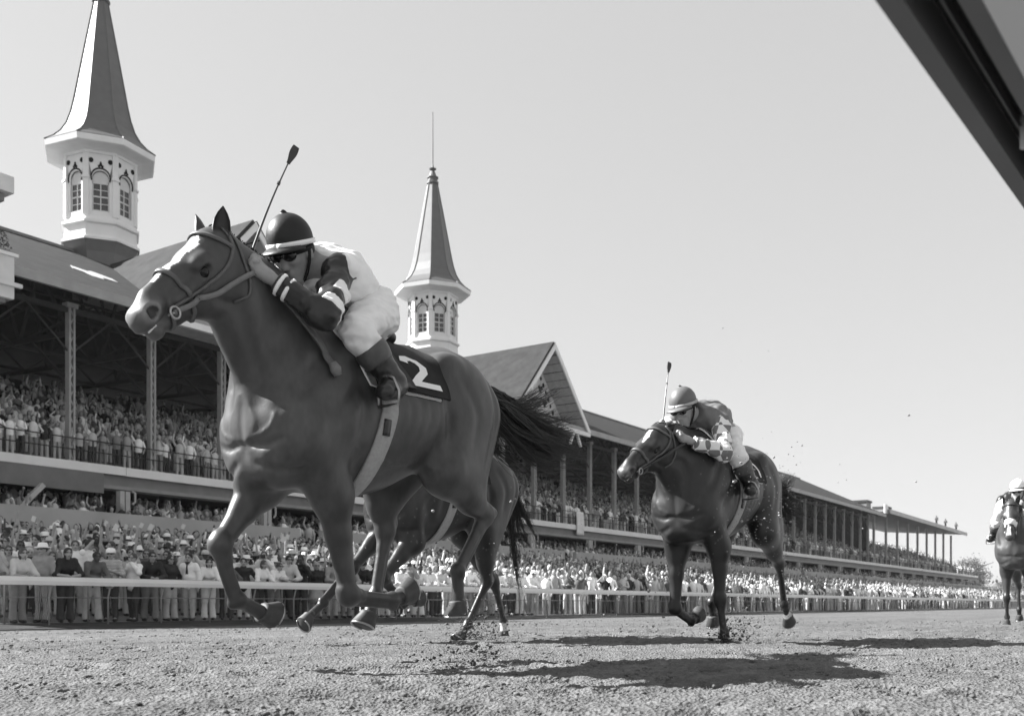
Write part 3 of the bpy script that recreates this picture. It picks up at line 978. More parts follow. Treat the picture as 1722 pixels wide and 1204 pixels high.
def hair_mesh(name, strands, n_side=3):
    """strands: list of (points Nx3, r0, r1) -> thin tapered tubes in one mesh"""
    Vs = []; Fs = []; base = 0
    for P, r0, r1 in strands:
        n = len(P); T = np.gradient(P, axis=0); T /= np.linalg.norm(T, axis=1, keepdims=True) + 1e-9
        A = np.cross(T, np.array([0.13, 1, 0.21])); A /= np.linalg.norm(A, axis=1, keepdims=True) + 1e-9
        B = np.cross(T, A)
        r = (np.linspace(1, 0, n) ** 0.6 * (r0 - r1) + r1)[:, None]
        ring = [P + r * (A * math.cos(2 * math.pi * k / n_side) + B * math.sin(2 * math.pi * k / n_side)) for k in range(n_side)]
        Vs.append(np.stack(ring, 1).reshape(-1, 3))
        i = np.arange(n - 1)[:, None]; k = np.arange(n_side)[None, :]; k2 = (k + 1) % n_side
        Fs.append(np.stack([base + i * n_side + k, base + i * n_side + k2, base + (i + 1) * n_side + k2, base + (i + 1) * n_side + k], 2).reshape(-1, 4))
        base += n * n_side
    return raw_mesh(name, np.concatenate(Vs), np.concatenate(Fs))


TRUNK = np.array([  # x, centre z, half height, half width
    (.63, 1.08, .05, .05), (.585, 1.09, .16, .125), (.50, 1.11, .25, .175), (.38, 1.15, .325, .215), (.20, 1.19, .385, .245), (.05, 1.205, .40, .262),
    (-.10, 1.205, .385, .275), (-.27, 1.22, .352, .285), (-.45, 1.262, .310, .285), (-.60, 1.312, .300, .275),
    (-.76, 1.335, .318, .27), (-.92, 1.36, .285, .262), (-1.05, 1.36, .235, .235), (-1.15, 1.35, .165, .18), (-1.205, 1.345, .05, .05)])
TRUNK[:, 0] = np.where(TRUNK[:, 0] < -.45, -.45 + (TRUNK[:, 0] + .45) * .80, np.where(TRUNK[:, 0] > .2, .2 + (TRUNK[:, 0] - .2) * .86, TRUNK[:, 0]))


def build_horse(p, parent, h):
    """p: pose. local axes: x forward, y left, z up, origin on the ground below the withers"""
    F = Field((-1.35, -0.62, -0.02), (1.62, 0.62, 2.02), h)
    # trunk loft
    sl, X, Y, Z = F.sub((-1.3, -.4, .7), (.75, .4, 1.8))
    xs = np.linspace(-1.07, .58, 200); x = X[:, 0, 0]
    g = []
    for c in (1, 2, 3):
        v = np.interp(xs, TRUNK[::-1, 0], TRUNK[::-1, c]); kern = np.hanning(13); kern /= kern.sum()
        v2 = np.convolve(np.pad(v, 6, mode='edge'), kern, 'valid')
        g.append(np.interp(x, xs, v2)[:, None, None])
    zc, hh, ww = g
    hh = np.maximum(hh, .02); ww = np.maximum(ww, .02)
    tz = np.clip((Z - zc) / hh, -1, 1)
    front = np.clip((X + .2) / .5, 0, 1)
    wz = ww * (1 - (0.10 + 0.30 * front) * np.clip(tz, 0, 1) ** 1.6 - .12 * np.clip(-tz, 0, 1) ** 2)
    d = (np.sqrt((Y / wz) ** 2 + ((Z - zc) / hh) ** 2) - 1) * np.minimum(hh, wz)
    d = np.maximum(d, np.maximum(X - .57, -1.054 - X))
    F.comb(sl, np.broadcast_to(d, F.f[sl].shape), 0, 'u')
    # withers and croup ridges
    F.rc((.14, 0, 1.53), (-.16, 0, 1.50), .075, .07, .6, .10)
    F.rc((-.47, 0, 1.50), (-.77, 0, 1.585), .07, .075, .9, .10)
    # neck
    poll = np.array(p['poll']); nose = np.array(p['nose'])
    NB = np.array((.225, 0, 1.33)); e1 = (nose - poll); L = np.linalg.norm(e1); e1 /= L
    e2 = np.array((0, 1, 0.0)) - e1 * e1[1]; e2 /= np.linalg.norm(e2)
    if 'roll' in p:
        e3t = np.cross(e1, e2); e2 = e2 * math.cos(p['roll']) + e3t * math.sin(p['roll'])
    e3 = np.cross(e1, e2); k_ = L / .59
    H = lambda s, t, w=0.0: poll + (s * e1 + t * e3 + w * e2) * k_
    R3 = np.stack([e1, e2, e3])
    thr = H(.055, -.145)
    mid = NB * .45 + thr * .55 + np.array((.0, 0, .015))
    F.rc(NB, mid, .30, .195, .62, .10)
    F.rc(mid, thr, .195, .135, .60, .08)
    F.rc((.10, 0, 1.555), H(.05, -.125), .05, .055, .7, .12)            # crest
    F.rc((.41, 0, 1.17), H(.12, -.24), .10, .05, .8, .12)            # underside, windpipe
    # shoulders, chest
    for s in (-1, 1):
        F.rc((.05, s * .15, 1.45), (.385, s * .16, 1.10), .10, .095, .75, .08)
        F.ell((.20, s * .175, 1.20), (.20, .10, .24), .07)
        F.ell((.445, s * .10, 1.0), (.07, .10, .12), .09)          # pectorals
        F.ell((.44, s * .075, .90), (.10, .075, .09), .05)
        F.rc((.42, s * .14, 1.30), (.44, s * .15, 1.0), .07, .08, 1, .09)
    F.rc((.42, 0, 1.40), (.455, 0, .93), .095, .09, 1.3, .10)
    for s in (-1, 1): F.rc((.32, s * .07, 1.44), (.415, s * .08, 1.08), .115, .115, .9, .12)
    # fore legs
    hooves = []
    for s, key in ((1, 'LF'), (-1, 'RF')):
        El, Kn, Fe, Ho = [np.array(q, float) for q in p[key]]
        Sh = np.array((.395, s * .15, 1.09))
        if 'sh' + key in p: Sh = np.array(p['sh' + key], float)
        F.rc(Sh, El, .105, .105, .8, .08)
        m = El * .6 + Kn * .4
        fd = (Kn - El); fd /= np.linalg.norm(fd)
        fwd = np.cross((0, 1.0, 0), fd); fwd = fwd if fwd[0] > 0 else -fwd
        F.rc(El, m, .086, .062, .82, .06)
        F.rc(m, Kn, .060, .042, .9, .03)
        F.rc(El + fwd * .03, El * .45 + Kn * .55 + fwd * .018, .046, .026, .9, .03)
        F.rc(El - fwd * .045, El * .5 + Kn * .5 - fwd * .014, .042, .025, .9, .03)
        F.ell(Kn, (.054, .052, .058), .015)
        cd = (Fe - Kn); cl = np.linalg.norm(cd); cd /= cl
        F.rc(Kn - fd * .028 + fwd * .026, Kn - fd * .028 + fwd * .028, .030, .030, 1.3, .012); F.rc(Kn + cd * .03 + fwd * .012, Kn + cd * .032 + fwd * .012, .036, .036, 1.2, .012)
        F.rc(Kn, Kn + cd * .07, .050, .036, .95, .02)
        bk = np.cross(cd, (0, 1.0, 0)); bk /= np.linalg.norm(bk) + 1e-9
        if 'flip' + key in p: bk = -bk
        F.rc(Kn + cd * .03, Fe, .026, .027, .95, .012)
        F.rc(Kn + cd * .03 + bk * .033, Fe + bk * .030, .018, .019, .9, .010)
        F.ell(Fe + bk * .002, (.040, .042, .042), .012); F.ell(Fe + bk * .034 + cd * .008, (.022, .028, .024), .012)
        pd = (Ho - Fe); pl = np.linalg.norm(pd); pd /= pl
        F.rc(Fe, Fe + pd * (pl - .055), .03, .034, 1, .015)
        hooves.append((Fe, pd, pl, bk))
    # hind quarters and legs
    for s, key in ((1, 'LH'), (-1, 'RH')):
        St, Hk, Fe, Ho = [np.array(q, float) for q in p[key]]
        hip = np.array((-.69, s * .145, 1.42)); but = np.array((-.945, s * .115, 1.33))
        F.rc(hip, St + np.array((-.07, -s * .01, .05)), .175, .125, .72, .09)
        F.rc(but, St * .5 + Hk * .5 + np.array((-.03, 0, .12)), .13, .085, .85, .10)
        F.rc(but + np.array((.12, 0, .02)), St, .17, .10, .72, .10)
        F.ell((-.57, s * .205, 1.52), (.07, .05, .05), .08)
        F.ell(St + np.array((.015, 0, 0)), (.085, .075, .095), .06)
        gd = Hk - St; gl = np.linalg.norm(gd); gd /= gl
        bk0 = np.cross(gd, (0, 1.0, 0)); bk0 = bk0 / (np.linalg.norm(bk0) + 1e-9)
        if bk0[0] > 0: bk0 = -bk0
        F.rc(St, St * .45 + Hk * .55, .118, .078, .8, .06)
        F.rc(but + np.array((.05, 0, -.05)), St * .3 + Hk * .7 + bk0 * .01, .15, .065, .75, .08)
        F.rc(St * .5 + Hk * .5, Hk, .076, .05, .85, .03)
        F.rc(St * .8 + Hk * .2 + bk0 * .055, St * .35 + Hk * .65 + bk0 * .03, .06, .03, .8, .05)
        cd = (Fe - Hk); cd /= np.linalg.norm(cd)
        bk = np.cross(cd, (0, 1.0, 0)); bk /= np.linalg.norm(bk) + 1e-9
        if np.dot(bk, gd) < 0: bk = -bk
        # point of the hock lies opposite the gaskin bend
        F.ell(Hk, (.058, .048, .06), .025)
        pt = Hk + bk * .045 - cd * .05
        F.rc(pt, Hk + cd * .10 + bk * .02, .027, .022, .8, .025)
        F.rc(St * .25 + Hk * .75 + bk0 * .03, pt, .018, .02, 1, .03)
        F.rc(Hk, Hk + cd * .10, .045, .032, .9, .02)
        F.rc(Hk + cd * .05, Fe, .030, .028, .92, .012)
        F.rc(Hk + cd * .05 + bk * .036, Fe + bk * .030, .018, .019, .9, .010)
        F.ell(Fe + bk * .002, (.042, .042, .044), .012); F.ell(Fe + bk * .036 + cd * .008, (.022, .028, .024), .012)
        pd = (Ho - Fe); pl = np.linalg.norm(pd); pd /= pl
        F.rc(Fe, Fe + pd * (pl - .055), .031, .034, 1, .015)
        hooves.append((Fe, pd, pl, bk))
    F.rc((-.99, 0, 1.53), (-1.12, 0, 1.49), .06, .04, 1, .06)                       # dock
    # ---- head
    RC = lambda a, b, ra, rb, sy=1.0, k=.03, op='u': F.rc(H(*a), H(*b), ra * k_, rb * k_, sy, k, op, lat=e2)
    RC((.05, -.085, 0), (.20, -.088, 0), .085, .088, 1.0, .05)
    RC((.20, -.08, 0), (.33, -.072, 0), .084, .068, .92, .04)
    RC((.33, -.072, 0), (.49, -.062, 0), .068, .050, .80, .04)
    RC((.30, -.028, 0), (.47, -.022, 0), .030, .024, 1.0, .03)
    RC((.49, -.066, 0), (.555, -.075, 0), .056, .056, 1.02, .03)
    RC((.15, -.185, 0), (.21, -.175, 0), .105, .095, .72, .05)
    for s in (-1, 1):
        RC((.15, -.19, s * .035), (.22, -.175, s * .035), .085, .075, .5, .03)   # cheek
        F.ell(H(.205, -.052, s * .078), np.array((.052, .030, .032)) * k_, .03, R=R3)     # brow
        RC((.26, -.098, s * .066), (.40, -.098, s * .046), .017, .012, 1, .03)         # facial crest
        RC((.49, -.060, s * .03), (.555, -.067, s * .040), .030, .036, 1, .02)           # nostril wing
        F.ell(H(.225, -.086, s * .104), np.array((.036, .024, .022)) * k_, .012, 's', R=R3)   # orbit
        F.engrave([H(.185, -.092, s * .12), H(.205, -.058, s * .12), H(.245, -.060, s * .12), H(.268, -.090, s * .12)], -.006, .010, 30)
        F.engrave([H(.185, -.095, s * .12), H(.215, -.114, s * .12), H(.25, -.112, s * .12), H(.268, -.094, s * .12)], -.005, .009, 30)
        RC((.28, -.062, s * .075), (.40, -.068, s * .062), .010, .010, 1, .035, 's')
    RC((.22, -.19, 0), (.42, -.148, 0), .07, .040, .75, .04)
    RC((.42, -.148, 0), (.545, -.138, 0), .040, .030, .95, .025)
    RC((.545, -.150, 0), (.555, -.150, 0), .030, .028, 1.15, .02)
    RC((.585, -.085, 0), (.59, -.10, 0), .036, .030, 1.2, .02)
    for s in (-1, 1):
        F.engrave([H(.545 + .040 * math.cos(t), -.066 + .033 * math.sin(t), s * .09) for t in np.linspace(0, 6.28, 14)], -.007, .010, 50, False)
        F.ell(H(.546, -.067, s * .070), np.array((.030, .022, .036)) * k_, .006, 's', R=R3)         # nostril
        RC((.44, -.118, s * .056), (.61, -.122, s * .03), .0075, .0085, 1, .008, 's')         # mouth
    RC((.61, -.122, -.03), (.61, -.122, .03), .0085, .0085, 1, .008, 's')
    # ---- muscle lines and veins
    G = lambda p_, d_, w_, *a_: F.engrave(p_, d_ * 1.8, w_, *a_)
    G([(.66, 0, 1.16), (.66, 0, 1.05), (.62, 0, .92)], .004, .018)
    for s in (-1, 1):
        G([H(.13, -.24, s * .05), (.62, s * .11, 1.36), (.60, s * .12, 1.22)], .010, .028)              # jugular
        G([(.30, s * .3, 1.45), (.44, s * .3, 1.28), (.58, s * .2, 1.14)], .012, .030)                  # shoulder edge
        G([(.12, s * .3, 1.36), (.20, s * .3, 1.22), (.36, s * .3, 1.04)], .007, .030)
        G([(.16, s * .3, 1.42), (.10, s * .35, 1.20), (.13, s * .35, .98)], .010, .035)                 # triceps behind
        G([(.64, s * .02, .965), (.62, s * .12, .965), (.55, s * .22, 1.00)], .011, .013)               # under the pectoral
        G([(.62, s * .05, .90), (.52, s * .15, .87), (.40, s * .22, .88)], .010, .016)
        G([(.62, s * .20, 1.13), (.60, s * .16, 1.05), (.61, s * .06, 1.0)], -.004, .008)
        G([(.02, s * .3, .96), (-.20, s * .3, .91), (-.42, s * .3, .97)], -.004, .008)                  # belly vein
        G([(-.47, s * .35, 1.34), (-.52, s * .35, 1.16), (-.48, s * .3, 1.0)], .012, .035)              # flank
        G([(-.58, s * .3, 1.50), (-.73, s * .3, 1.28), (-.70, s * .3, 1.10)], .006, .035)
        G([(-.90, s * .3, 1.50), (-.93, s * .3, 1.25), (-.86, s * .3, 1.02)], .008, .028)             # between hamstrings
        for j in range(5):
            xr = -.12 - .075 * j
            G([(xr + .02, s * .4, 1.40), (xr - .01, s * .4, 1.2), (xr + .03, s * .4, 1.02)], .0022, .016)
        G([H(.24, -.10, s * .1), H(.31, -.13, s * .1), H(.40, -.125, s * .08)], -.003, .007)            # facial vein
        G([H(.28, -.11, s * .1), H(.33, -.17, s * .09), H(.36, -.20, s * .06)], -.002, .006)
        G([H(.12, -.28, s * .05), H(.20, -.25, s * .08), H(.25, -.18, s * .09), H(.21, -.10, s * .1)], .006, .016)  # jowl edge
    # ---- coat tone: a dark bay or chestnut with points and markings
    base = p['tone']

    def tone(V):
        t = np.full(len(V), base, np.float32)
        q = (V - poll) / k_
        s = q @ e1; u = q @ e3; w = q @ e2
        t *= 1 + .35 * vnoise(V[:, 0] * 3, V[:, 1] * 3, V[:, 2] * 3, 3)
        low = np.clip((p.get('points', .62) - V[:, 2]) / .25, 0, 1)
        t *= 1 - (1 - p.get('point_tone', .55)) * low
        t *= 1 + .45 * vnoise(V[:, 0] * 26, V[:, 1] * 26, V[:, 2] * 14, 13) + .30 * vnoise(V[:, 0] * 75, V[:, 1] * 75, V[:, 2] * 40, 14)
        mud = vnoise(V[:, 0] * 95, V[:, 1] * 95, V[:, 2] * 95, 21) + .25 * vnoise(V[:, 0] * 9, V[:, 1] * 9, V[:, 2] * 9, 22)
        lim = (.46 if p.get('mud') else 9) - p.get('mud', .0) * np.clip((1.15 - V[:, 2]) / 1.0, 0, 1)
        t = np.where(mud > lim, t + .07, t)
        hd = (s > .0) & (s < .75) & (np.abs(w) < .16) & (u < .1) & (u > -.33) & (V[:, 0] > poll[0] - .15)
        muz = np.clip((s - .43) / .12, 0, 1) * hd
        t = t * (1 + p.get('muzzle', .5) * muz)
        rim = np.exp(-((np.sqrt(((s - .546) / .040) ** 2 + ((u + .067) / .033) ** 2) - 1) / .33) ** 2) * hd * (np.abs(w) > .03)
        t[hd & (((s - .546) / .030) ** 2 + ((u + .067) / .022) ** 2 < 1) & (np.abs(w) > .02)] *= .25
        t = t * (1 + p.get('rim', 1.6) * rim)
        for (s0, s1, w0, w1, wc) in p.get('blaze', []):
            f = np.clip((s - s0) / (s1 - s0), 0, 1)
            wid = w0 + (w1 - w0) * f + .006 * vnoise(s * 40, w * 0, None, 5)
            m = hd & (s > s0) & (s < s1) & (np.abs(w - wc) < wid) & (u > -.06)
            t[m] = .85
        for (key, z0, z1) in p.get('socks', []):
            Fe, Ho = np.array(p[key][2]), np.array(p[key][3])
            a = (V - Fe) @ ((Ho - Fe) / np.linalg.norm(Ho - Fe))
            m = (np.linalg.norm(V - (Fe + Ho) / 2, axis=1) < .16) & (a > z0) & (a < z1)
            t[m] = .55
        return t
    body = link(bpy.data.objects.new('body', F.mesh('horse_body', [M_COAT], tone)), parent)
    # ---- hooves
    for (Fe, pd, pl, bk) in hooves:
        top = Fe + pd * (pl - .075); n = 14
        ax = pd; a = -bk - ax * np.dot(-bk, ax); a /= np.linalg.norm(a); b = np.cross(ax, a)
        V = []; Fc = []
        for (t, r, sh) in ((0, .036, 0), (.004, .044, .002), (.014, .046, .004), (.018, .0445, .005), (.078, .062, .02), (.083, .058, .02)):
            for i in range(n):
                an = 2 * math.pi * i / n
                V.append(top + ax * t + a * (r * 1.1 * math.cos(an) + sh) + b * (r * math.sin(an)))
        for r_ in range(5):
            for i in range(n):
                Fc.append((r_ * n + i, r_ * n + (i + 1) % n, (r_ + 1) * n + (i + 1) % n, (r_ + 1) * n + i))
        me = raw_mesh('hoof', np.array(V), [np.array(Fc), np.array([list(range(5 * n, 6 * n))]), np.array([list(range(n - 1, -1, -1))])])
        ho = obj('hoof', me, M_HOOF, parent)
        if p.get('shoes', True):
            sm = MB()
            pts = [top + ax * .085 + a * (.062 * math.cos(t) + .02) + b * (.056 * math.sin(t)) for t in np.linspace(-2.3, 2.3, 16)]
            sm.tube(pts, .006, 5)
            sm.build('horseshoe', M_METAL, ho, True)
    # ---- eyes, ears
    for s in (-1, 1):
        e = MB(); r = .0275 * k_
        prof = [(r * math.sin(a), -r * math.cos(a)) for a in np.linspace(0.01, math.pi - .01, 10)]
        e.lathe(prof, 14)
        o = e.build('eye', M_EYE, parent, True)
        o.location = H(.226, -.085, s * .077)
        # ear: a cupped leaf shape, opening forward and outward
        eb = H(.03, -.05, s * .062); ed = p['ears'][0 if s > 0 else 1]
        ed = np.array(ed, float); ed /= np.linalg.norm(ed)
        op = np.array(p.get('ear_open', (.75, s * .65, 0.0)) if s > 0 or 'ear_open' not in p else (p['ear_open'][0], -p['ear_open'][1], p['ear_open'][2]), float)
        op -= ed * op.dot(ed); op /= np.linalg.norm(op); sd = np.cross(ed, op)
        V = []; Fc = []; n, m = 14, 13; Le = .165 * k_
        wid = np.interp(np.linspace(0, 1, m), [0, .15, .4, .65, .85, 1], [.030, .034, .040, .034, .020, .002]) * k_
        for lay in (0, 1):
            for i in range(m):
                t = i / (m - 1)
                for j in range(n):
                    an = (j / (n - 1) - .5) * 2 * (2.35 - .9 * t)
                    rr = wid[i] - (.004 if lay else 0) * (1 - t)
                    V.append(eb + ed * (t * Le - .02) - op * (rr * math.cos(an)) * .85 + sd * (rr * math.sin(an)) + op * (.018 * t * t))
        for lay in (0, 1):
            o_ = lay * n * m
            for i in range(m - 1):
                for j in range(n - 1):
                    q = (o_ + i * n + j, o_ + i * n + j + 1, o_ + (i + 1) * n + j + 1, o_ + (i + 1) * n + j)
                    Fc.append(q if lay else q[::-1])
        for i in range(m - 1):
            for j in (0, n - 1):
                q = (i * n + j, (i + 1) * n + j, n * m + (i + 1) * n + j, n * m + i * n + j)
                Fc.append(q if j else q[::-1])
        ear = obj('ear', raw_mesh('ear', np.array(V), np.array(Fc), True, None, None, np.full(len(V), base * .75)), M_COAT, parent)
    # lips: pale teeth edge
    t_ = MB().tube([H(.545, -.121, -.028), H(.588, -.121, -.018), H(.596, -.121, 0), H(.588, -.121, .018), H(.545, -.121, .028)], .008, 6).build('teeth', M_TEETH, parent, True)
    # ---- tail
    st = []
    rng = np.random.default_rng(p.get('seed', 1))
    ctrl = np.array(p['tail']) + np.array((.14, 0, .02))
    NT = p.get('n_tail', 420)
    for cl in range(max(8, NT // 22)):                                   # locks of hair
        spread = rng.normal(0, 1, 3) * np.array((.05, .07, .055)) * p.get('spread', 1.0)
        droop = rng.random() ** 3 * p.get('droop', .38); ln = rng.uniform(.62, 1.06)
        cc = ctrl[0] + (ctrl - ctrl[0]) * np.linspace(1, ln, len(ctrl))[:, None]
        wgt = np.linspace(0, 1, len(cc))[:, None] ** 0.8
        cc = cc + spread * wgt * 1.3 + np.array((0.25 * droop, 0, -droop)) * wgt ** 1.5 + rng.normal(0, .020, cc.shape) * wgt
        cc[0] += rng.normal(0, .016, 3)
        ph = rng.uniform(0, 6.28, 2); am = rng.uniform(.006, .026, 2); fr = rng.uniform(4, 9, 2); up_ = rng.uniform(-.6, 1.4) if rng.random() < .3 else 0
        tt = np.linspace(0, 1, 16)
        for i in range(int(rng.uniform(30, 75)) if NT > 200 else 30):
            c = cc + rng.normal(0, .016, cc.shape) * (.35 + wgt * (1.5 if rng.random() < .15 else .8))
            c = c[0] + (c - c[0]) * rng.uniform(.72, 1.03)
            P = catmull(c, 16)
            P[:, 2] += am[0] * np.sin(tt * fr[0] + ph[0]) * tt + .10 * tt ** 3 * up_; P[:, 1] += am[1] * np.sin(tt * fr[1] + ph[1]) * tt
            st.append((P, rng.uniform(.0020, .0042), .0006))
    obj('tail', hair_mesh('tail', st), M_HAIR, parent)
    # mane: short hair along the crest falling to the right side
    st = []
    for i in range(2 * p.get('n_mane', 260)):
        t = rng.random()
        a = np.array((.05, 0, 1.625)) * (1 - t) + H(.0, -.02) * t
        q = F.project(np.array([a + np.array((0, rng.normal(0, .012), .02))]), .0)[0]
        ln = rng.uniform(.05, .12)
        d = np.array((-.45, -.75 + rng.normal(0, .2), -.25 + rng.normal(0, .15)))
        P = F.project(np.array([q, q + d * ln * .33, q + d * ln * .66, q + d * ln]), .006)
        P = catmull(P, 6)
        st.append((P, .0026, .0006))
    for i in range(12):                                                     # forelock
        q = H(.0 + rng.normal(0, .012), .0, rng.normal(0, .018)); 
        P = catmull(np.array([q, H(.05, .012, rng.normal(0, .02)), H(.10 + rng.normal(0, .015), .004, rng.normal(.0, .03))]), 6)
        st.append((P, .0035, .001))
    obj('mane', hair_mesh('mane', st), M_HAIR, parent)
    return F, H, R3, k_


def horse_tack(F, H, R3, k_, p, parent):
    """bridle on the head; returns bit ring positions"""
    e1, e2, e3 = R3
    br = empty('bridle'); br.parent = parent
    bm = p.get('bridle_mat', M_LEATHER)
    strap(F, 'browband', [H(.03, -.09, .10), H(.065, -.02, .075), H(.075, .01, 0), H(.065, -.02, -.075), H(.03, -.09, -.10)], .018, .006, bm, br)
    for s in (-1, 1):
        strap(F, 'cheek_strap', [H(-.02, -.02, s * .05), H(.03, -.09, s * .10), H(.12, -.13, s * .10), H(.25, -.135, s * .09), H(.36, -.125, s * .065), H(.455, -.118, s * .06)], .015, .006, bm, br)
        strap(F, 'throat_lash', [H(-.03, -.03, s * .05), H(.0, -.12, s * .09), H(.05, -.22, s * .085), H(.09, -.285, s * .04), H(.10, -.295, 0)], .011, .005, bm, br)
    strap(F, 'noseband', [H(.34, -.175, .0), H(.345, -.14, .055), H(.345, -.09, .07), H(.35, -.02, .05), H(.352, .01, 0), H(.35, -.02, -.05), H(.345, -.09, -.07), H(.345, -.14, -.055), H(.34, -.175, 0)], p.get('nose_w', .020), .006, p.get('nose_mat', bm), br, 60)
    rings = []
    for s in (-1, 1):
        c = H(.462, -.125, s * .066)
        ring = [c + (e1 * math.cos(t) + e3 * math.sin(t)) * .024 * k_ + e2 * s * .006 for t in np.linspace(0, 2 * math.pi, 20)]
        MB().tube(ring, .0055, 6, False).build('bit_ring', M_METAL, br, True)
        rings.append(c)
    MB().tube([H(.462, -.125, -.07), H(.475, -.125, 0), H(.462, -.125, .07)], .006, 6).build('bit', M_METAL, br, True)
    strap(F, 'chin_strap', [H(.465, -.14, .06), H(.475, -.185, .035), H(.475, -.195, 0), H(.475, -.185, -.035), H(.465, -.14, -.06)], .016, .006, bm, br)
    return br, rings


def surf(F, x, th, lift, zc=1.2):
    """point on the trunk at x, angle th from straight up (positive on the left), pushed out by lift"""
    d = np.array((0.0, math.sin(th), math.cos(th)))
    r = np.linspace(.15, .55, 120)
    P = np.array((x, 0, zc)) + r[:, None] * d
    f = F.sample(P) - lift
    i = np.argmax(f > 0)
    if i == 0: i = 1
    t = f[i - 1] / (f[i - 1] - f[i] + 1e-9)
    return P[i - 1] + (P[i] - P[i - 1]) * t


def cloth(F, name, x_of, th_rng, ns, nt, lift, th, mat_, parent, ripple=0.0):
    """a cloth lying on the trunk; x_of(u, th) gives x"""
    V = []
    for lay in (0, 1):
        for i in range(ns):
            u = i / (ns - 1)
            for j in range(nt):
                t = th_rng[0] + (th_rng[1] - th_rng[0]) * j / (nt - 1)
                x = x_of(u, t)
                w = ripple * vnoise(np.array([u * 5]), np.array([t * 4]), None, 9)[0]
                V.append(surf(F, x, t, lift + (0 if lay else th) + w))
    Fc = []; N_ = ns * nt
    for lay in (0, 1):
        for i in range(ns - 1):
            for j in range(nt - 1):
                q = (lay * N_ + i * nt + j, lay * N_ + i * nt + j + 1, lay * N_ + (i + 1) * nt + j + 1, lay * N_ + (i + 1) * nt + j)
                Fc.append(q if lay else q[::-1])
    ring = [(i, 0) for i in range(ns)] + [(ns - 1, j) for j in range(1, nt)] + [(i, nt - 1) for i in range(ns - 2, -1, -1)] + [(0, j) for j in range(nt - 2, 0, -1)]
    for a, b in zip(ring, ring[1:] + ring[:1]):
        i0 = a[0] * nt + a[1]; i1 = b[0] * nt + b[1]
        Fc.append((i0, i1, N_ + i1, N_ + i0))
    return obj(name, raw_mesh(name, np.array(V), np.array(Fc)), mat_, parent)


def numeral(F, name, left, right, place, lift, mat_, parent, n=10):
    """a printed figure: strip between two edge polylines in cloth coordinates"""
    Lp, Rp = [], []
    for i in range(len(left) - 1):
        for k in range(n):
            t = k / n
            Lp.append(np.array(left[i]) * (1 - t) + np.array(left[i + 1]) * t); Rp.append(np.array(right[i]) * (1 - t) + np.array(right[i + 1]) * t)
    Lp.append(np.array(left[-1])); Rp.append(np.array(right[-1]))
    V = []; m = 5
    for a, b in zip(Lp, Rp):
        for j in range(m):
            q = a + (b - a) * j / (m - 1)
            x, th = place(q)
            V.append(surf(F, x, th, lift))
    Fc = [(i * m + j, i * m + j + 1, (i + 1) * m + j + 1, (i + 1) * m + j) for i in range(len(Lp) - 1) for j in range(m - 1)]
    return obj(name, raw_mesh(name, np.array(V), np.array(Fc), False), mat_, parent)

H1 = dict(poll=(.77, .0, 1.85), nose=(1.165, .01, 1.435), tone=.050, points=.60, point_tone=.75, muzzle=.8, rim=1.2,
    LF=[(.20, .15, .80), (.105, .16, .345), (-.20, .16, .325), (-.335, .16, .35)],
    RF=[(.37, -.13, .84), (.60, -.13, .56), (.51, -.12, .32), (.31, -.12, .235)],
    LH=[(-.57, .19, .98), (-.96, .165, .79), (-.735, .15, .48), (-.74, .15, .245)],
    RH=[(-.45, -.17, 1.03), (-.50, -.15, .69), (-.42, -.15, .345), (-.35, -.15, .19)],
    blaze=[(.085, .135, .006, .027, .026), (.135, .20, .027, .022, .026), (.20, .36, .020, .011, .018), (.36, .42, .010, .004, 0.012)],
    ears=[(-.06, .02, 1), (.02, -.05, 1)], ear_open=(.55, .8, .1), seed=3, n_tail=820, droop=.36,
    tail=[(-1.20, 0, 1.50), (-1.33, 0, 1.46), (-1.52, .02, 1.37), (-1.85, .03, 1.31), (-2.22, .03, 1.33)])
h1 = empty('racehorse', (3.52, 3.40, 0), math.pi, 'large chestnut racehorse with white blaze and number 2 saddlecloth, galloping nearest the camera', 'horse', 'racehorses galloping on the dirt track')
F1, HD1, R1, K1 = build_horse(H1, h1, .008)
br1, rings1 = horse_tack(F1, HD1, R1, K1, H1, h1)

# second runner, mostly hidden on the rail side of the first
H2 = dict(mud=.08, poll=(.78, .0, 1.80), nose=(1.17, .0, 1.40), tone=.019, points=.6, point_tone=.8, muzzle=.2, rim=.5,
    LF=[(.36, .15, .80), (.72, .15, .50), (.46, .15, .32), (.27, .15, .33)],
    RF=[(.40, -.14, .88), (.74, -.14, .58), (1.05, -.14, .31), (1.26, -.14, .17)],
    LH=[(-.50, .19, .96), (-.62, .16, .50), (-.36, .15, .14), (-.23, .15, .0)],
    RH=[(-.72, -.19, .95), (-1.18, -.16, .50), (-1.32, -.15, .14), (-1.33, -.15, -.02)],
    ears=[(-.3, .02, 1), (-.3, -.05, 1)], seed=5, n_tail=320, droop=.5, n_mane=80,
    tail=[(-1.20, 0, 1.50), (-1.33, 0, 1.42), (-1.45, 0, 1.25), (-1.58, 0, 1.05), (-1.72, 0, .90)], socks=[('RH', .01, .12)])
h2 = empty('racehorse', (6.5, 5.28, 0), math.pi, 'dark racehorse running on the rail side, mostly hidden behind the leading horse', 'horse', 'racehorses galloping on the dirt track')
F2, HD2, R2, K2 = build_horse(H2, h2, .013)
br2, rings2 = horse_tack(F2, HD2, R2, K2, H2, h2)

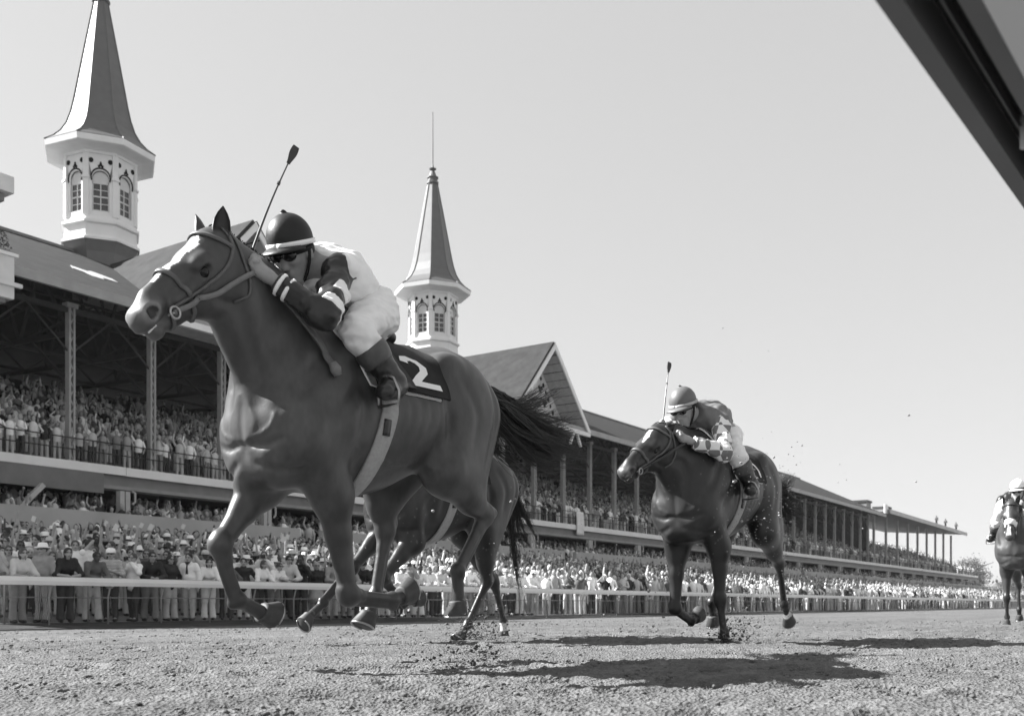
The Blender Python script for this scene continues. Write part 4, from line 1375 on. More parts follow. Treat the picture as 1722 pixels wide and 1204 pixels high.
# third runner
H3 = dict(mud=.11, poll=(.76, -.06, 1.63), nose=(1.135, -.165, 1.30), tone=.019, points=.65, point_tone=.7, muzzle=.9, rim=1.6,
    LF=[(.16, .16, .78), (.14, .16, .385), (.06, .16, .125), (.02, .16, -.02)],
    RF=[(.26, -.14, .76), (.30, -.14, .315), (.0, -.14, .22), (-.15, -.14, .24)],
    LH=[(-.72, .19, .95), (-1.17, .16, .70), (-1.30, .16, .34), (-1.44, .16, .19)],
    RH=[(-.48, -.18, .98), (-.62, -.14, .66), (-.40, -.14, .36), (-.46, -.14, .18)],
    blaze=[(.10, .17, .018, .026, .0), (.17, .24, .024, .006, .006)],
    ears=[(-.75, .25, .55), (-.75, -.1, .6)], seed=8, n_tail=420, droop=.12, spread=.6, n_mane=140,
    tail=[(-1.20, 0, 1.50), (-1.32, .02, 1.42), (-1.45, .06, 1.30), (-1.58, .11, 1.22), (-1.74, .18, 1.18)])
h3 = empty('racehorse', (7.42, 3.2, -.04), math.pi, 'dark bay racehorse chasing the leader with dirt flying round its legs', 'horse', 'racehorses galloping on the dirt track')
F3, HD3, R3_, K3 = build_horse(H3, h3, .011)
br3, rings3 = horse_tack(F3, HD3, R3_, K3, H3, h3)

# fourth runner, head on at the right edge
H4 = dict(poll=(.82, .0, 1.74), nose=(1.10, .02, 1.24), tone=.042, points=.6, point_tone=.35, muzzle=.2, rim=.6,
    LF=[(.20, .15, .78), (.30, .15, .40), (.12, .15, .22), (.02, .15, .12)],
    RF=[(.22, -.14, .78), (.26, -.13, .40), (.22, -.13, .12), (.26, -.13, .0)],
    LH=[(-.62, .19, .96), (-1.02, .16, .62), (-.98, .16, .26), (-1.1, .16, .12)],
    RH=[(-.72, -.19, .95), (-1.10, -.16, .60), (-1.10, -.15, .22), (-1.14, -.15, .07)],
    blaze=[(.44, .56, .016, .02, .0)], nose_mat=M_WHITE, nose_w=.085, bridle_mat=M_LEATHER_D,
    ears=[(-.2, .3, 1), (-.2, -.3, 1)], seed=11, n_tail=120, n_mane=120,
    tail=[(-1.20, 0, 1.50), (-1.34, .02, 1.43), (-1.52, 0, 1.30), (-1.72, 0, 1.19), (-1.95, 0, 1.10)])
h4 = empty('racehorse', (16.4, 2.20, 0.0), math.pi, 'head on racehorse with white fluffy noseband at the right edge of the picture', 'horse', 'racehorses galloping on the dirt track')
F4, HD4, R4, K4 = build_horse(H4, h4, .016)
br4, rings4 = horse_tack(F4, HD4, R4, K4, H4, h4)

# ---------------------------------------------------------------- jockeys
M_SKIN = mat('skin', 0.30, 0.55, 0.35, 0.10, 30, 0.05, 200)
M_SILK = mat('silks_pale', 0.84, 0.55, 0.35, 0.05, 12)
M_SILK_B = mat('silks_black', 0.020, 0.38, 0.5, 0.2, 12)
M_SILK_W = mat('silks_white', 0.86, 0.55, 0.35, 0.05, 12)
M_SILK_G = mat('silks_grey', 0.14, 0.5, 0.4, 0.1, 12)
M_BREECH = mat('breeches', 0.80, 0.7, 0.3, 0.05, 20)
M_BOOT = mat('boot_leather', 0.018, 0.28, 0.55, 0.3, 20)
M_BOOT_T = mat('boot_top', 0.075, 0.4, 0.4, 0.2, 30)
M_HELM_B = mat('helmet_black', 0.016, 0.5, 0.3, 0.25, 9, 0.05, 80)
M_HELM_G = mat('helmet_grey', 0.12, 0.5, 0.4, 0.12, 20, 0.05, 80)
M_HELM_W = mat('helmet_white', 0.8, 0.6, 0.3, 0.05, 20)
M_GOG = mat('goggle_lens', 0.012, 0.08, 0.6, 0.1, 10)


def checker_mat(name, a, b, sc):
    m = mat(name, a, 0.55, 0.35, 0.05, 12)
    nt = m.node_tree; N = nt.nodes
    tc = N.new('ShaderNodeTexCoord'); ck = N.new('ShaderNodeTexChecker')
    ck.inputs['Scale'].default_value = sc
    ck.inputs['Color1'].default_value = (a, a, a, 1); ck.inputs['Color2'].default_value = (b, b, b, 1)
    nt.links.new(tc.outputs['Object'], ck.inputs['Vector'])
    nt.links.new(ck.outputs['Color'], N['Principled BSDF'].inputs['Base Color'])
    return m


M_CHECK = checker_mat('silks_checked', .75, .16, 14)


def build_jockey(j, parent, h, o=Vector((0, 0, 0))):
    """j: joints in the horse's own axes. The skin is one continuous body; the clothes are shells grown round it"""
    A = lambda k: np.array(j[k], float)
    lo, hi = (-.75, -.62, .95), (.95, .62, 2.35)
    if 'lo' in j: lo, hi = j['lo'], j['hi']
    hc = A('head'); f = np.array(j['face'], float); f /= np.linalg.norm(f)
    lt = np.cross((0, 0, 1.0), f); lt /= np.linalg.norm(lt); up = np.cross(f, lt)
    RH = np.stack([f, lt, up])
    Hd = lambda a, b, c: hc + a * f + b * lt + c * up
    pel, sp, ch, nk = A('pelvis'), A('spine'), A('chest'), A('neck')
    T = link(bpy.data.objects.new('tmp', None)) if False else None

    def torso(F, g, rp=.125):
        F.rc(pel, sp, rp + g, .118 + g, 1.18, .06); F.rc(sp, ch, .118 + g, .135 + g, 1.18, .06); F.rc(ch, nk, .13 + g, .085 + g, 1.2, .06)
        for s in ('L', 'R'): F.rc(nk * .55 + ch * .45, A('sh' + s), .085 + g, .07 + g, 1, .06)

    def arm(F, s, g, wrist=.9):
        F.rc(A('sh' + s), A('el' + s), .060 + g, .048 + g, 1, .03)
        w = A('el' + s) * (1 - wrist) + A('ha' + s) * wrist
        F.rc(A('el' + s), w, .047 + g, .031 + g * 1.2, 1, .03)

    def leg(F, s, g):
        hp = pel + np.array((.02, (.09 if s == 'L' else -.09), -.01))
        F.ell(hp + np.array((-.03, 0, -.02)), (.115 + g, .105 + g, .115 + g), .06)
        F.rc(hp, A('kn' + s), .100 + g, .062 + g, 1, .05)

    def shin(F, s, g):
        k, a = A('kn' + s), A('an' + s)
        F.rc(k, k * .6 + a * .4, .056 + g, .058 + g, 1, .03); F.rc(k * .6 + a * .4, a, .056 + g, .040 + g, 1, .03)

    def foot(F, s, g):
        a, t = A('an' + s), A('to' + s)
        d = (t - a); d /= np.linalg.norm(d); dn = np.array((0, 0, -1.0))
        heel = a - d * .05 + dn * .045
        F.rc(a, heel, .040 + g, .034 + g, 1, .03); F.rc(heel, t, .034 + g, .032 + g, 1.15, .03); F.rc(a + dn * .01, t * .6 + a * .4, .038 + g, .034 + g, 1, .03)

    # skin
    F = Field(lo, hi, h)
    torso(F, -.004)
    for s in ('L', 'R'):
        arm(F, s, -.006, 1.0); leg(F, s, -.006); shin(F, s, -.006); foot(F, s, -.006)
    F.rc(nk, Hd(-.035, 0, -.05), .062, .055, 1, .03)
    F.ell(Hd(-.01, 0, .03), (.100, .078, .098), .02, R=RH)
    F.rc(Hd(.045, 0, -.02), Hd(.055, 0, -.10), .055, .036, 1, .03)
    F.rc(Hd(.02, 0, -.05), Hd(.05, 0, -.105), .058, .04, 1, .03)
    F.ell(Hd(.062, 0, -.108), (.028, .026, .022), .02, R=RH)
    F.rc(Hd(.088, 0, .005), Hd(.112, 0, -.040), .010, .0155, 1, .014)
    for s in (-1, 1):
        F.ell(Hd(.100, s * .012, -.045), (.012, .010, .009), .008, R=RH)
        F.ell(Hd(.075, s * .034, -.022), (.026, .022, .018), .015, R=RH)      # cheekbone
        F.ell(Hd(.080, s * .032, .012), (.022, .018, .012), .008, 's', R=RH)
        F.ell(Hd(-.005, s * .080, -.012), (.026, .012, .034), .01, R=RH)      # ear
        F.ell(Hd(.002, s * .090, -.010), (.014, .008, .020), .006, 's', R=RH)
    F.rc(Hd(.092, -.018, -.072), Hd(.092, .018, -.072), .010, .010, 1, .008)
    F.rc(Hd(.090, -.018, -.086), Hd(.090, .018, -.086), .009, .009, 1, .008)
    F.rc(Hd(.104, -.02, -.079), Hd(.104, .02, -.079), .0035, .0035, 1, .006, 's')
    # hands: palm, four fingers curled round the rein, thumb on top
    for s in ('L', 'R'):
        w = A('ha' + s); e = A('el' + s); d = w - e; d /= np.linalg.norm(d)
        gr = np.array(j['grip' + s], float); gr /= np.linalg.norm(gr)       # axis of what is held
        nrm = np.cross(d, gr); nrm /= np.linalg.norm(nrm)
        if 'palm' + s in j and np.dot(nrm, np.array(j['palm' + s])) < 0: nrm = -nrm
        pc = w + d * .045
        F.rc(w, pc, .030, .034, 1, .02)
        F.ell(pc, (.045, .045, .045), .0) if False else F.rc(pc - gr * .022, pc + gr * .022, .027, .025, 1, .02)
        for q, (off, L) in enumerate(((-.033, .030), (-.011, .034), (.011, .033), (.032, .027))):
            k0 = pc + gr * off + d * .022
            k1 = k0 + d * L * .75 + nrm * .006; k2 = k1 - d * .006 + nrm * L * .85; k3 = k2 - d * L * .85 + nrm * .004
            r = .0105 if q < 3 else .009
            F.rc(k0, k1, r + .001, r, 1, .004); F.rc(k1, k2, r, r - .0005, 1, .003); F.rc(k2, k3, r - .0005, r - .002, 1, .003)
        t0 = pc - d * .012 - gr * .030; t1 = t0 + d * .028 - gr * .014 + nrm * .018; t2 = t1 + d * .024 + gr * .008 + nrm * .012
        F.rc(t0, t1, .014, .012, 1, .008); F.rc(t1, t2, .0115, .009, 1, .004)
    link(bpy.data.objects.new('body', F.mesh('jockey_body', [M_SKIN])), parent)

    def shell(name, m, build, wr=0.0, fr=(14, 14, 14), planes=(), hh=None):
        G = Field(lo, hi, hh or h); build(G)
        if wr:
            G.wrinkle(wr, fr, 4); G.wrinkle(wr * .55, tuple(q * 2.2 for q in fr), 7)
        for p, n in planes: G.plane(p, n)
        return link(bpy.data.objects.new(name, G.mesh(name, [m])), parent)

    def silks(G):
        torso(G, .016, .085)
    wd = pel - sp; wd /= np.linalg.norm(wd)
    nd = Hd(-.03, 0, -.05) - nk; nd /= np.linalg.norm(nd)
    shell('silks', j['m_silk'], silks, .015, (5, 13, 11), [(pel * .40 + sp * .60, wd), (nk + nd * .055, nd)])
    for s in ('L', 'R'):
        e, hnd, sh = A('el' + s), A('ha' + s), A('sh' + s)
        fd = hnd - e; fd /= np.linalg.norm(fd)
        sl = shell('sleeve', j['m_sleeve'], lambda G: (arm(G, s, .012), G.ell(sh, (.078, .078, .078), .03)), .010, (9, 20, 20), [(e + (hnd - e) * .84, fd)])
        ud = e - sh; ul = np.linalg.norm(ud); ud /= ul
        for (a, b) in j.get('bands', []):
            shell('sleeve_band', j['m_band'], lambda G: arm(G, s, .016), .010, (9, 20, 20), [(sh + ud * a * ul, -ud), (sh + ud * b * ul, ud), (e + fd * .045, fd)], min(h, .005))
        for (a, b) in j.get('cuffs', []):
            shell('cuff', j['m_band'], lambda G: arm(G, s, .0155, .95), 0, (1, 1, 1), [(e + (hnd - e) * a, -fd), (e + (hnd - e) * b, fd)], min(h, .005))
        # breeches to below the knee, boot with a paler top
    def br(G):
        G.ell(pel, (.115, .160, .118), .05)
        for q in (.09, -.09): G.ell(pel + np.array((.0, q, -.03)), (.112, .108, .115), .06)
        G.plane(pel * .25 + sp * .75, -wd)
        for s in ('L', 'R'):
            k_, a_ = A('kn' + s), A('an' + s); hp = pel + np.array((.02, (.09 if s == 'L' else -.09), -.01))
            G.rc(k_, k_ + (a_ - k_) * .40, .064, .066, 1, .02); G.rc(hp, k_, .110, .073, 1, .05)
    shell('breeches', M_BREECH, br, .011, (7, 14, 24))
    for s in ('L', 'R'):
        k, a = A('kn' + s), A('an' + s); d = a - k; L = np.linalg.norm(d); d /= L
        b = shell('boot', M_BOOT, lambda G: (shin(G, s, .013), foot(G, s, .008)), .004, (20, 20, 30), [(k + d * L * .42, -d)])
        G = Field(lo, hi, h); shin(G, s, .016); G.plane(k + d * L * .30, -d); G.plane(k + d * L * .62, d)
        link(bpy.data.objects.new('boot_top', G.mesh('boot_top', [M_BOOT_T])), b)
        # stirrup iron
        t = A('to' + s); c = (a + t) / 2 + np.array((0, 0, -.075)) + (t - a) * .18
        st = [c + np.array((0, -.06, 0)), c + np.array((0, -.062, .06)), c + np.array((0, -.03, .12)), c + np.array((0, .0, .135)), c + np.array((0, .03, .12)), c + np.array((0, .062, .06)), c + np.array((0, .06, 0)), c + np.array((0, -.06, 0))]
        MB().tube(st, .007, 6).build('stirrup', M_METAL, b, True)
    # helmet, visor, goggles
    tilt = j.get('tilt', .0)
    f2 = f * math.cos(tilt) + up * math.sin(tilt); u2 = -f * math.sin(tilt) + up * math.cos(tilt); R2 = np.stack([f2, lt, u2])
    c = Hd(-.008, 0, .055)
    G = Field(lo, hi, min(h, .006))
    G.ell(c, (.116, .100, .112), 0, R=R2); G.plane(c - u2 * .028, -u2)
    G.ell(c - u2 * .01, (.106, .090, .097), .004, 's', R=R2)
    G.ell(c + u2 * .116, (.014, .014, .010), .004)
    he = link(bpy.data.objects.new('helmet', G.mesh('helmet', [j['m_helm']])), parent)
    V = []; Fc = []; n = 26
    for i in range(n):
        t = (i / (n - 1) - .5) * 2.3
        e0 = c - u2 * .026 + f2 * .114 * math.cos(t) + lt * .099 * math.sin(t)
        ex = .055 * math.cos(t * 1.25) + .004
        e1_ = e0 + (f2 * math.cos(t) + lt * math.sin(t)) * ex - u2 * .016
        V += [e0 + u2 * .006, e1_ + u2 * .004, e1_ - u2 * .004, e0 - u2 * .006]
    for i in range(n - 1):
        for k in range(4): Fc.append((i * 4 + k, i * 4 + (k + 1) % 4, (i + 1) * 4 + (k + 1) % 4, (i + 1) * 4 + k))
    obj('visor', raw_mesh('visor', np.array(V), np.array(Fc)), j['m_helm'], he)
    # pale strap round the rim
    pts = [c - u2 * (.020 - .004 * math.cos(t)) + f2 * .118 * math.cos(t) + lt * .102 * math.sin(t) for t in np.linspace(0, 2 * math.pi, 36)]
    nn = np.array([f2 * math.cos(t) + lt * math.sin(t) for t in np.linspace(0, 2 * math.pi, 36)])
    strip_mesh('rim_band', np.array(pts), nn, .022, .005, j['m_rim'], he)
    for s in (-1, 1):
        q = np.array([Hd(.0, s * .092, .02), Hd(.02, s * .078, -.05), Hd(.05, s * .045, -.115), Hd(.06, 0, -.132)])
        strip_mesh('chin_strap', catmull(q, 10), np.array([f * .3 + lt * s] * 10), .016, .003, M_BLACKCLOTH, he)
    g = MB()
    gl = Field(lo, hi, min(h, .005))
    for s in (-1, 1): gl.ell(Hd(.092, s * .034, .008), (.024, .036, .027), .012, R=RH)
    go = link(bpy.data.objects.new('goggles', gl.mesh('goggles', [M_GOG])), parent)
    q = np.array([Hd(.085, s_ * 1.0, .008) if False else Hd(.092 * math.cos(t) - .005, .090 * math.sin(t), .010) for t in np.linspace(.5, 2 * math.pi - .5, 24) for s_ in (1,)])
    strip_mesh('goggle_band', q, np.array([f * math.cos(t) + lt * math.sin(t) for t in np.linspace(.5, 2 * math.pi - .5, 24)]), .020, .004, M_BLACKCLOTH, go)
    # hair at the nape
    G = Field(lo, hi, h)
    G.ell(Hd(-.04, 0, .0), (.075, .083, .065), 0, R=RH); G.plane(Hd(-.005, 0, 0), f); G.plane(Hd(0, 0, -.05), -up)
    link(bpy.data.objects.new('hair', G.mesh('hair', [mat('dark_hair', .02, .6, .4, .3, 40)])), parent)


def whip(name, label, base, tip, loc, grp):
    b, t = Vector(base), Vector(tip); w = empty(name, loc, math.pi, label, 'whip', grp)
    d = (t - b).normalized(); L = (t - b).length
    up = Vector((.35, .0, .0)); bend = lambda s: b + (t - b) * s + up * (.10 * math.sin(math.pi * s) * L * .5)
    pts = [bend(s) for s in np.linspace(0, .86, 14)]
    MB().tube(pts, [.0075 - .004 * k / 13 for k in range(14)], 6).build('shaft', M_LEATHER_D, w, True)
    MB().tube([bend(0) - d * .10, bend(0), bend(.12)], [.011, .011, .009], 8).build('handle', M_BOOT, w, True)
    a, c = bend(.85), bend(1.0); dd = (c - a).normalized(); sd = dd.cross(Vector((0.45, .9, 0))).normalized(); nn = dd.cross(sd)
    m = MB()
    n = 7
    for k, wd in zip(np.linspace(0, 1, n), (.009, .011, .015, .018, .019, .018, .015)):
        p = a + (c - a) * k
        m.v += [tuple(p + sd * wd + nn * .004), tuple(p - sd * wd + nn * .004), tuple(p - sd * wd - nn * .004), tuple(p + sd * wd - nn * .004)]
    for i in range(n - 1):
        for k in range(4): m.f.append((i * 4 + k, i * 4 + (k + 1) % 4, (i + 1) * 4 + (k + 1) % 4, (i + 1) * 4 + k))
    m.f.append((3, 2, 1, 0)); m.f.append((n * 4 - 4, n * 4 - 3, n * 4 - 2, n * 4 - 1))
    m.build('flap', M_LEATHER_D, w)
    MB().tube([bend(.66), bend(.68)], .008, 6).build('keeper', M_BOOT, w)
    return w


def rein(parent, ring, hand, name='rein', w=.022, sag=.0, m=None, lat=None, mids=(), F=None):
    P = catmull(np.array([ring] + ([((np.array(ring) + np.array(hand)) / 2 + np.array((0, 0, -sag)))] if not len(mids) else list(mids)) + [hand]), 24)
    for _ in range(14 if F is not None else 0):
        q = P[2:-2]; d = np.clip(.014 - F.sample(q), 0, .03); P[2:-2] += d[:, None] * F.grad(q)
    if F is not None: P[1:-1] = (P[:-2] + 2 * P[1:-1] + P[2:]) / 4
    T = np.gradient(P, axis=0); N_ = np.cross(T, np.array((0, 0, 1.0)) if lat is None else np.array(lat)); N_ /= np.linalg.norm(N_, axis=1, keepdims=True)
    return strip_mesh(name, P, N_, w, .005, m or M_LEATHER_L, parent)


def saddlery(F, parent, x0, fig=None, cloth_m=None, girth_dx=0.0, sc=1.0, girth_m=None):
    """pad, numbered cloth, saddle and girth; x0 is where the girth crosses the side"""
    # white pad, black cloth over it
    cloth(F, 'saddle_pad', lambda u, t: x0 + .275 - u * .50 - .20 * max(0, abs(t) - .45), (-1.22, 1.22), 12, 30, .004, .010, M_WHITE, parent)
    c = cloth(F, 'saddlecloth', lambda u, t: x0 + .165 - u * .575 - (.13 - .09 * u) * max(0, abs(t) - .55), (-1.20, 1.20), 22, 34, .018, .008, cloth_m or M_BLACKCLOTH, parent, .006)
    if fig is not None:
        left, right = fig
        # figure coordinates: 0..1 across the cloth (towards the tail), 0..1 down
        def place(q, sd):
            t = (.60 + .50 * q[1]); x = x0 + .165 - .575 * (.50 + .37 * q[0]) - .04 * q[1]
            return (x, t * sd)
        for sd in (1, -1):
            nl = [(1 - a, b) for a, b in left] if sd < 0 else left; nr = [(1 - a, b) for a, b in right] if sd < 0 else right
            numeral(F, 'numeral', nl, nr, lambda q: place(q, sd), .0305, mat('numeral_white', .78, .8, .2, .04, 10), c)
    g = []
    for t in np.linspace(.95, 2 * math.pi - .95, 70):
        g.append(surf(F, x0 - .01 + girth_dx + .06 * (1 - abs(math.cos(t / 2 + math.pi / 2))) * 0 + .055 * max(0, -math.cos(t)), t, .004))
    g = np.array(g)
    nn = F.grad(g)
    gr = strip_mesh('girth', g, nn, .10, .010, girth_m or M_GIRTH, parent)
    for sd in (1,):
        pts = np.array([surf(F, x0 + .015 + girth_dx, t * sd, .018) for t in np.linspace(1.72, 1.98, 6)])
        strip_mesh('girth_buckle', pts, F.grad(pts), .045, .004, M_LEATHER_D, gr)
    # saddle: a light racing saddle, seat and two flaps
    G = Field((-.5, -.45, 1.2), (.35, .45, 1.85), .010)
    zt = lambda x: surf(F, x, 0, 0)[2]
    G.rc((x0 + .14, 0, zt(x0 + .14) + .03), (x0 - .08, 0, zt(x0 - .08) + .025), .05, .05, 1.3, .04)
    G.rc((x0 - .08, 0, zt(x0 - .08) + .025), (x0 - .26, 0, zt(x0 - .26) + .05), .05, .045, 2.0, .04)
    G.rc((x0 + .15, 0, zt(x0 + .15) + .05), (x0 + .17, 0, zt(x0 + .17) + .075), .03, .025, 1.2, .03)
    sd_ = link(bpy.data.objects.new('saddle', G.mesh('saddle', [M_LEATHER_D])), parent)
    for s in (1, -1):
        V = []; ns, nt = 8, 14
        cloth(F, 'flap', lambda u, t: x0 + .21 - u * .26 - .18 * max(0, abs(t) - .45), (s * .15, s * 1.16) if s > 0 else (-1.16, -.15), ns, nt, .028, .008, M_LEATHER_D, sd_)
        pts = np.array([surf(F, x0 + .05 - .10 * k, s * (.5 + .75 * k), .045) for k in np.linspace(0, 1, 10)])
        strip_mesh('stirrup_leather', pts, F.grad(pts), .022, .005, M_LEATHER, sd_)


FIG2 = ([(.02, .20), (.10, .05), (.38, -.02), (.72, .06), (.86, .28), (.74, .52), (.48, .72), (.34, .84), (.98, .84)],
        [(.24, .26), (.26, .17), (.40, .12), (.54, .17), (.60, .30), (.50, .46), (.22, .68), (.0, .88), (.0, 1.0)])
# the foot of the 2 is its own bar: edge polylines meet at its left end
FIG2 = ([(.00, .22), (.08, .06), (.36, -.02), (.70, .05), (.86, .27), (.76, .50), (.50, .70), (.36, .82), (1.0, .82), (1.0, .82)],
        [(.26, .26), (.27, .18), (.40, .13), (.54, .18), (.60, .29), (.53, .44), (.24, .66), (.02, .86), (.02, 1.0), (1.0, 1.0)])

GRP_J = 'jockeys riding the racehorses'
J1 = dict(pelvis=(-.165, 0, 1.728), spine=(-.035, 0, 1.815), chest=(.09, 0, 1.835), neck=(.185, .0, 1.86), head=(.315, .02, 1.885), face=(.85, .20, -.60), tilt=.14,
    shL=(.19, .19, 1.80), elL=(.40, .30, 1.535), haL=(.57, .135, 1.69), gripL=(.55, .6, -.5),
    shR=(.21, -.19, 1.80), elR=(.42, -.28, 1.58), haR=(.50, -.10, 1.735), gripR=(.15, .0, 1),
    knL=(.165, .275, 1.52), anL=(-.0, .345, 1.315), toL=(.10, .385, 1.25), knR=(.165, -.275, 1.52), anR=(-.0, -.345, 1.315), toR=(.10, -.385, 1.25),
    m_silk=M_SILK, m_sleeve=M_SILK_B, m_band=M_SILK_W, bands=[(.42, .64), (.78, .97)], cuffs=[(.60, .66), (.74, .80)], m_helm=M_HELM_B, m_rim=M_HELM_W)
jk1 = empty('person', (3.52, 3.40, 0), math.pi, 'jockey in black helmet and pale silks with black and white banded sleeves', 'jockey', GRP_J)
build_jockey(J1, jk1, .0075)
whip('riding_whip', 'riding whip held upright beside the leading jockey, crossing the sky', (.475, -.10, 1.80), (.085, -.20, 2.50), (3.52, 3.40, 0), 'riding whips')
saddlery(F1, h1, -.045, FIG2)
rein(br1, rings1[0], (.60, .125, 1.705), w=.022, F=F1)
rein(br1, rings1[1], (.56, -.10, 1.74), w=.022, F=F1)
tkP = catmull(np.array([(.60, .10, 1.70), (.45, .17, 1.57), (.36, .21, 1.45), (.31, .23, 1.36), (.30, .235, 1.32)]), 16)
for _ in range(25):
    q_ = np.clip(.016 - F1.sample(tkP), 0, .03); tkP += q_[:, None] * F1.grad(tkP)
tk = strip_mesh('rein_loop', tkP, F1.grad(tkP), .032, .006, M_LEATHER, br1)
E_ = Vector(tkP[-1]); N_ = Vector(F1.grad(tkP[-1:])[0])
MB().tube([E_ + Vector((.01, 0, .02)), E_ + N_ * .012 + Vector((-.004, 0, -.01)), E_ + N_ * .014 + Vector((-.016, 0, -.035))], [.018, .026, .018], 10).build('rein_end', M_LEATHER_L, tk, True)

# jockey of the second horse: out of sight behind the leader but for a leg
J2 = dict(J1); J2.update(m_silk=M_SILK_G, m_sleeve=M_SILK_G, m_helm=M_HELM_G, bands=[], cuffs=[])
jk2 = empty('person', (6.5, 5.28, 0), math.pi, 'jockey in grey silks on the dark horse hidden behind the leading horse', 'jockey', GRP_J)
build_jockey(J2, jk2, .014)
saddlery(F2, h2, -.045, None, girth_dx=.02)
rein(br2, rings2[0], (.60, .125, 1.70), w=.025, F=F2)
rein(br2, rings2[1], (.56, -.10, 1.74), w=.025, F=F2)

# jockey of the third horse
J3 = dict(pelvis=(-.19, 0, 1.64), spine=(-.06, 0, 1.735), chest=(.08, 0, 1.735), neck=(.19, -.02, 1.74), head=(.33, -.05, 1.79), face=(.85, -.10, -.50), tilt=.12,
    shL=(.19, .18, 1.68), elL=(.36, .29, 1.42), haL=(.60, .10, 1.50), gripL=(.55, .6, -.5),
    shR=(.21, -.20, 1.69), elR=(.42, -.30, 1.50), haR=(.52, -.16, 1.60), gripR=(.15, .0, 1),
    knL=(.12, .275, 1.44), anL=(-.03, .345, 1.215), toL=(.09, .385, 1.155), knR=(.12, -.275, 1.44), anR=(-.03, -.345, 1.215), toR=(.09, -.385, 1.155),
    m_silk=M_SILK_G, m_sleeve=M_CHECK, m_band=M_SILK_W, bands=[], cuffs=[], m_helm=M_HELM_G, m_rim=mat('rim_grey', .42, .7, .2, .05, 20))
jk3 = empty('person', (7.42, 3.2, 0), math.pi, 'jockey in grey helmet and grey silks with checked sleeves on the third horse', 'jockey', GRP_J)
build_jockey(J3, jk3, .010)
whip('riding_whip', 'short riding whip raised by the jockey with checked sleeves, against the sky', (.45, -.17, 1.64), (.27, -.20, 2.17), (7.42, 3.2, 0), 'riding whips')
FIG6 = ([(.05, .05), (.25, -.02), (.55, .06), (.85, .34), (.92, .66), (.80, 1.0)], [(.10, .22), (.24, .13), (.48, .20), (.72, .42), (.78, .66), (.70, .98)])
saddlery(F3, h3, -.045, FIG6)
rein(br3, rings3[0], (.62, .10, 1.515), w=.022, F=F3, m=M_LEATHER_D)
rein(br3, rings3[1], (.56, -.14, 1.60), w=.022, F=F3, m=M_LEATHER_D)

# jockey of the fourth horse
J4 = dict(J1); J4.update(head=(.32, .02, 1.93), face=(.95, 0, -.30), bands=[], cuffs=[], m_silk=M_SILK_B, m_sleeve=M_SILK_W, m_helm=M_HELM_W, m_rim=M_BLACKCLOTH)
J4['elR'] = (.42, -.22, 1.57); J4['haR'] = (.57, -.13, 1.69); J4['gripR'] = (.55, -.6, -.5)
jk4 = empty('person', (16.4, 2.20, 0), math.pi, 'jockey in white cap with white sleeves behind the head on horse at the right edge', 'jockey', GRP_J)
build_jockey(J4, jk4, .014)
saddlery(F4, h4, -.045, None)
rein(br4, rings4[0], (.60, .12, 1.70), w=.022, F=F4, m=M_LEATHER_D)
rein(br4, rings4[1], (.60, -.12, 1.70), w=.022, F=F4, m=M_LEATHER_D)

# ---------------------------------------------------------------- spectators
SHIRT = {'white': mat('shirt_white', .82, .8, .2, .06, 9), 'silver': mat('shirt_pale', .55, .8, .2, .08, 9), 'grey': mat('shirt_grey', .30, .8, .2, .12, 9),
         'charcoal': mat('shirt_dark', .12, .8, .2, .2, 9), 'black': mat('shirt_black', .025, .7, .25, .3, 9)}


def stripe_mat(name, a, b, sc, rot=0.0, checks=False):
    m = mat(name, a, .8, .2, .05, 9); nt = m.node_tree; N = nt.nodes
    tc = N.new('ShaderNodeTexCoord')
    if checks:
        wv = N.new('ShaderNodeTexChecker'); wv.inputs['Scale'].default_value = sc
        wv.inputs['Color1'].default_value = (a, a, a, 1); wv.inputs['Color2'].default_value = (b, b, b, 1)
        nt.links.new(tc.outputs['Object'], wv.inputs[0]); nt.links.new(wv.outputs[0], N['Principled BSDF'].inputs['Base Color'])
    else:
        wv = N.new('ShaderNodeTexWave'); wv.bands_direction = 'Z' if rot else 'Y'; wv.inputs['Scale'].default_value = sc
        mr = N.new('ShaderNodeMapRange'); mr.inputs['From Min'].default_value = .35; mr.inputs['From Max'].default_value = .65
        mr.inputs['To Min'].default_value = a; mr.inputs['To Max'].default_value = b
        nt.links.new(tc.outputs['Object'], wv.inputs[0]); nt.links.new(wv.outputs['Fac'], mr.inputs[0]); nt.links.new(mr.outputs[0], N['Principled BSDF'].inputs['Base Color'])
    return m


SHIRT['striped'] = stripe_mat('shirt_striped', .70, .14, 9, 1)
SHIRT['checked'] = stripe_mat('shirt_checked', .60, .20, 18, 0, True)
LEGM = {'white': mat('cloth_white', .72, .85, .2, .06, 8), 'pale': mat('cloth_pale', .45, .85, .2, .1, 8), 'grey': mat('cloth_grey', .22, .85, .2, .12, 8),
        'dark': mat('cloth_dark', .06, .85, .2, .2, 8), 'striped': stripe_mat('cloth_striped', .40, .10, 12)}
HAIRM = {'dark': mat('hair_dark', .018, .6, .35, .3, 40), 'brown': mat('hair_brown', .06, .6, .35, .3, 40), 'fair': mat('hair_fair', .30, .6, .35, .2, 40), 'grey': mat('hair_grey', .45, .7, .3, .2, 40)}
HATM = {'white': mat('hat_white', .84, .8, .2, .04, 10), 'straw': mat('hat_straw', .5, .8, .2, .15, 30), 'dark': mat('hat_dark', .04, .8, .2, .2, 10)}
M_FACE = mat('skin_pale', attr=True, rough=.6, spec=.3, var=.10, scale=30)
M_FACE_D = mat('skin_dark', attr=True, attr_mul=.27, rough=.55, spec=.35, var=.12, scale=30)
M_SHOE = mat('shoe_leather', .03, .5, .4, .2, 20)

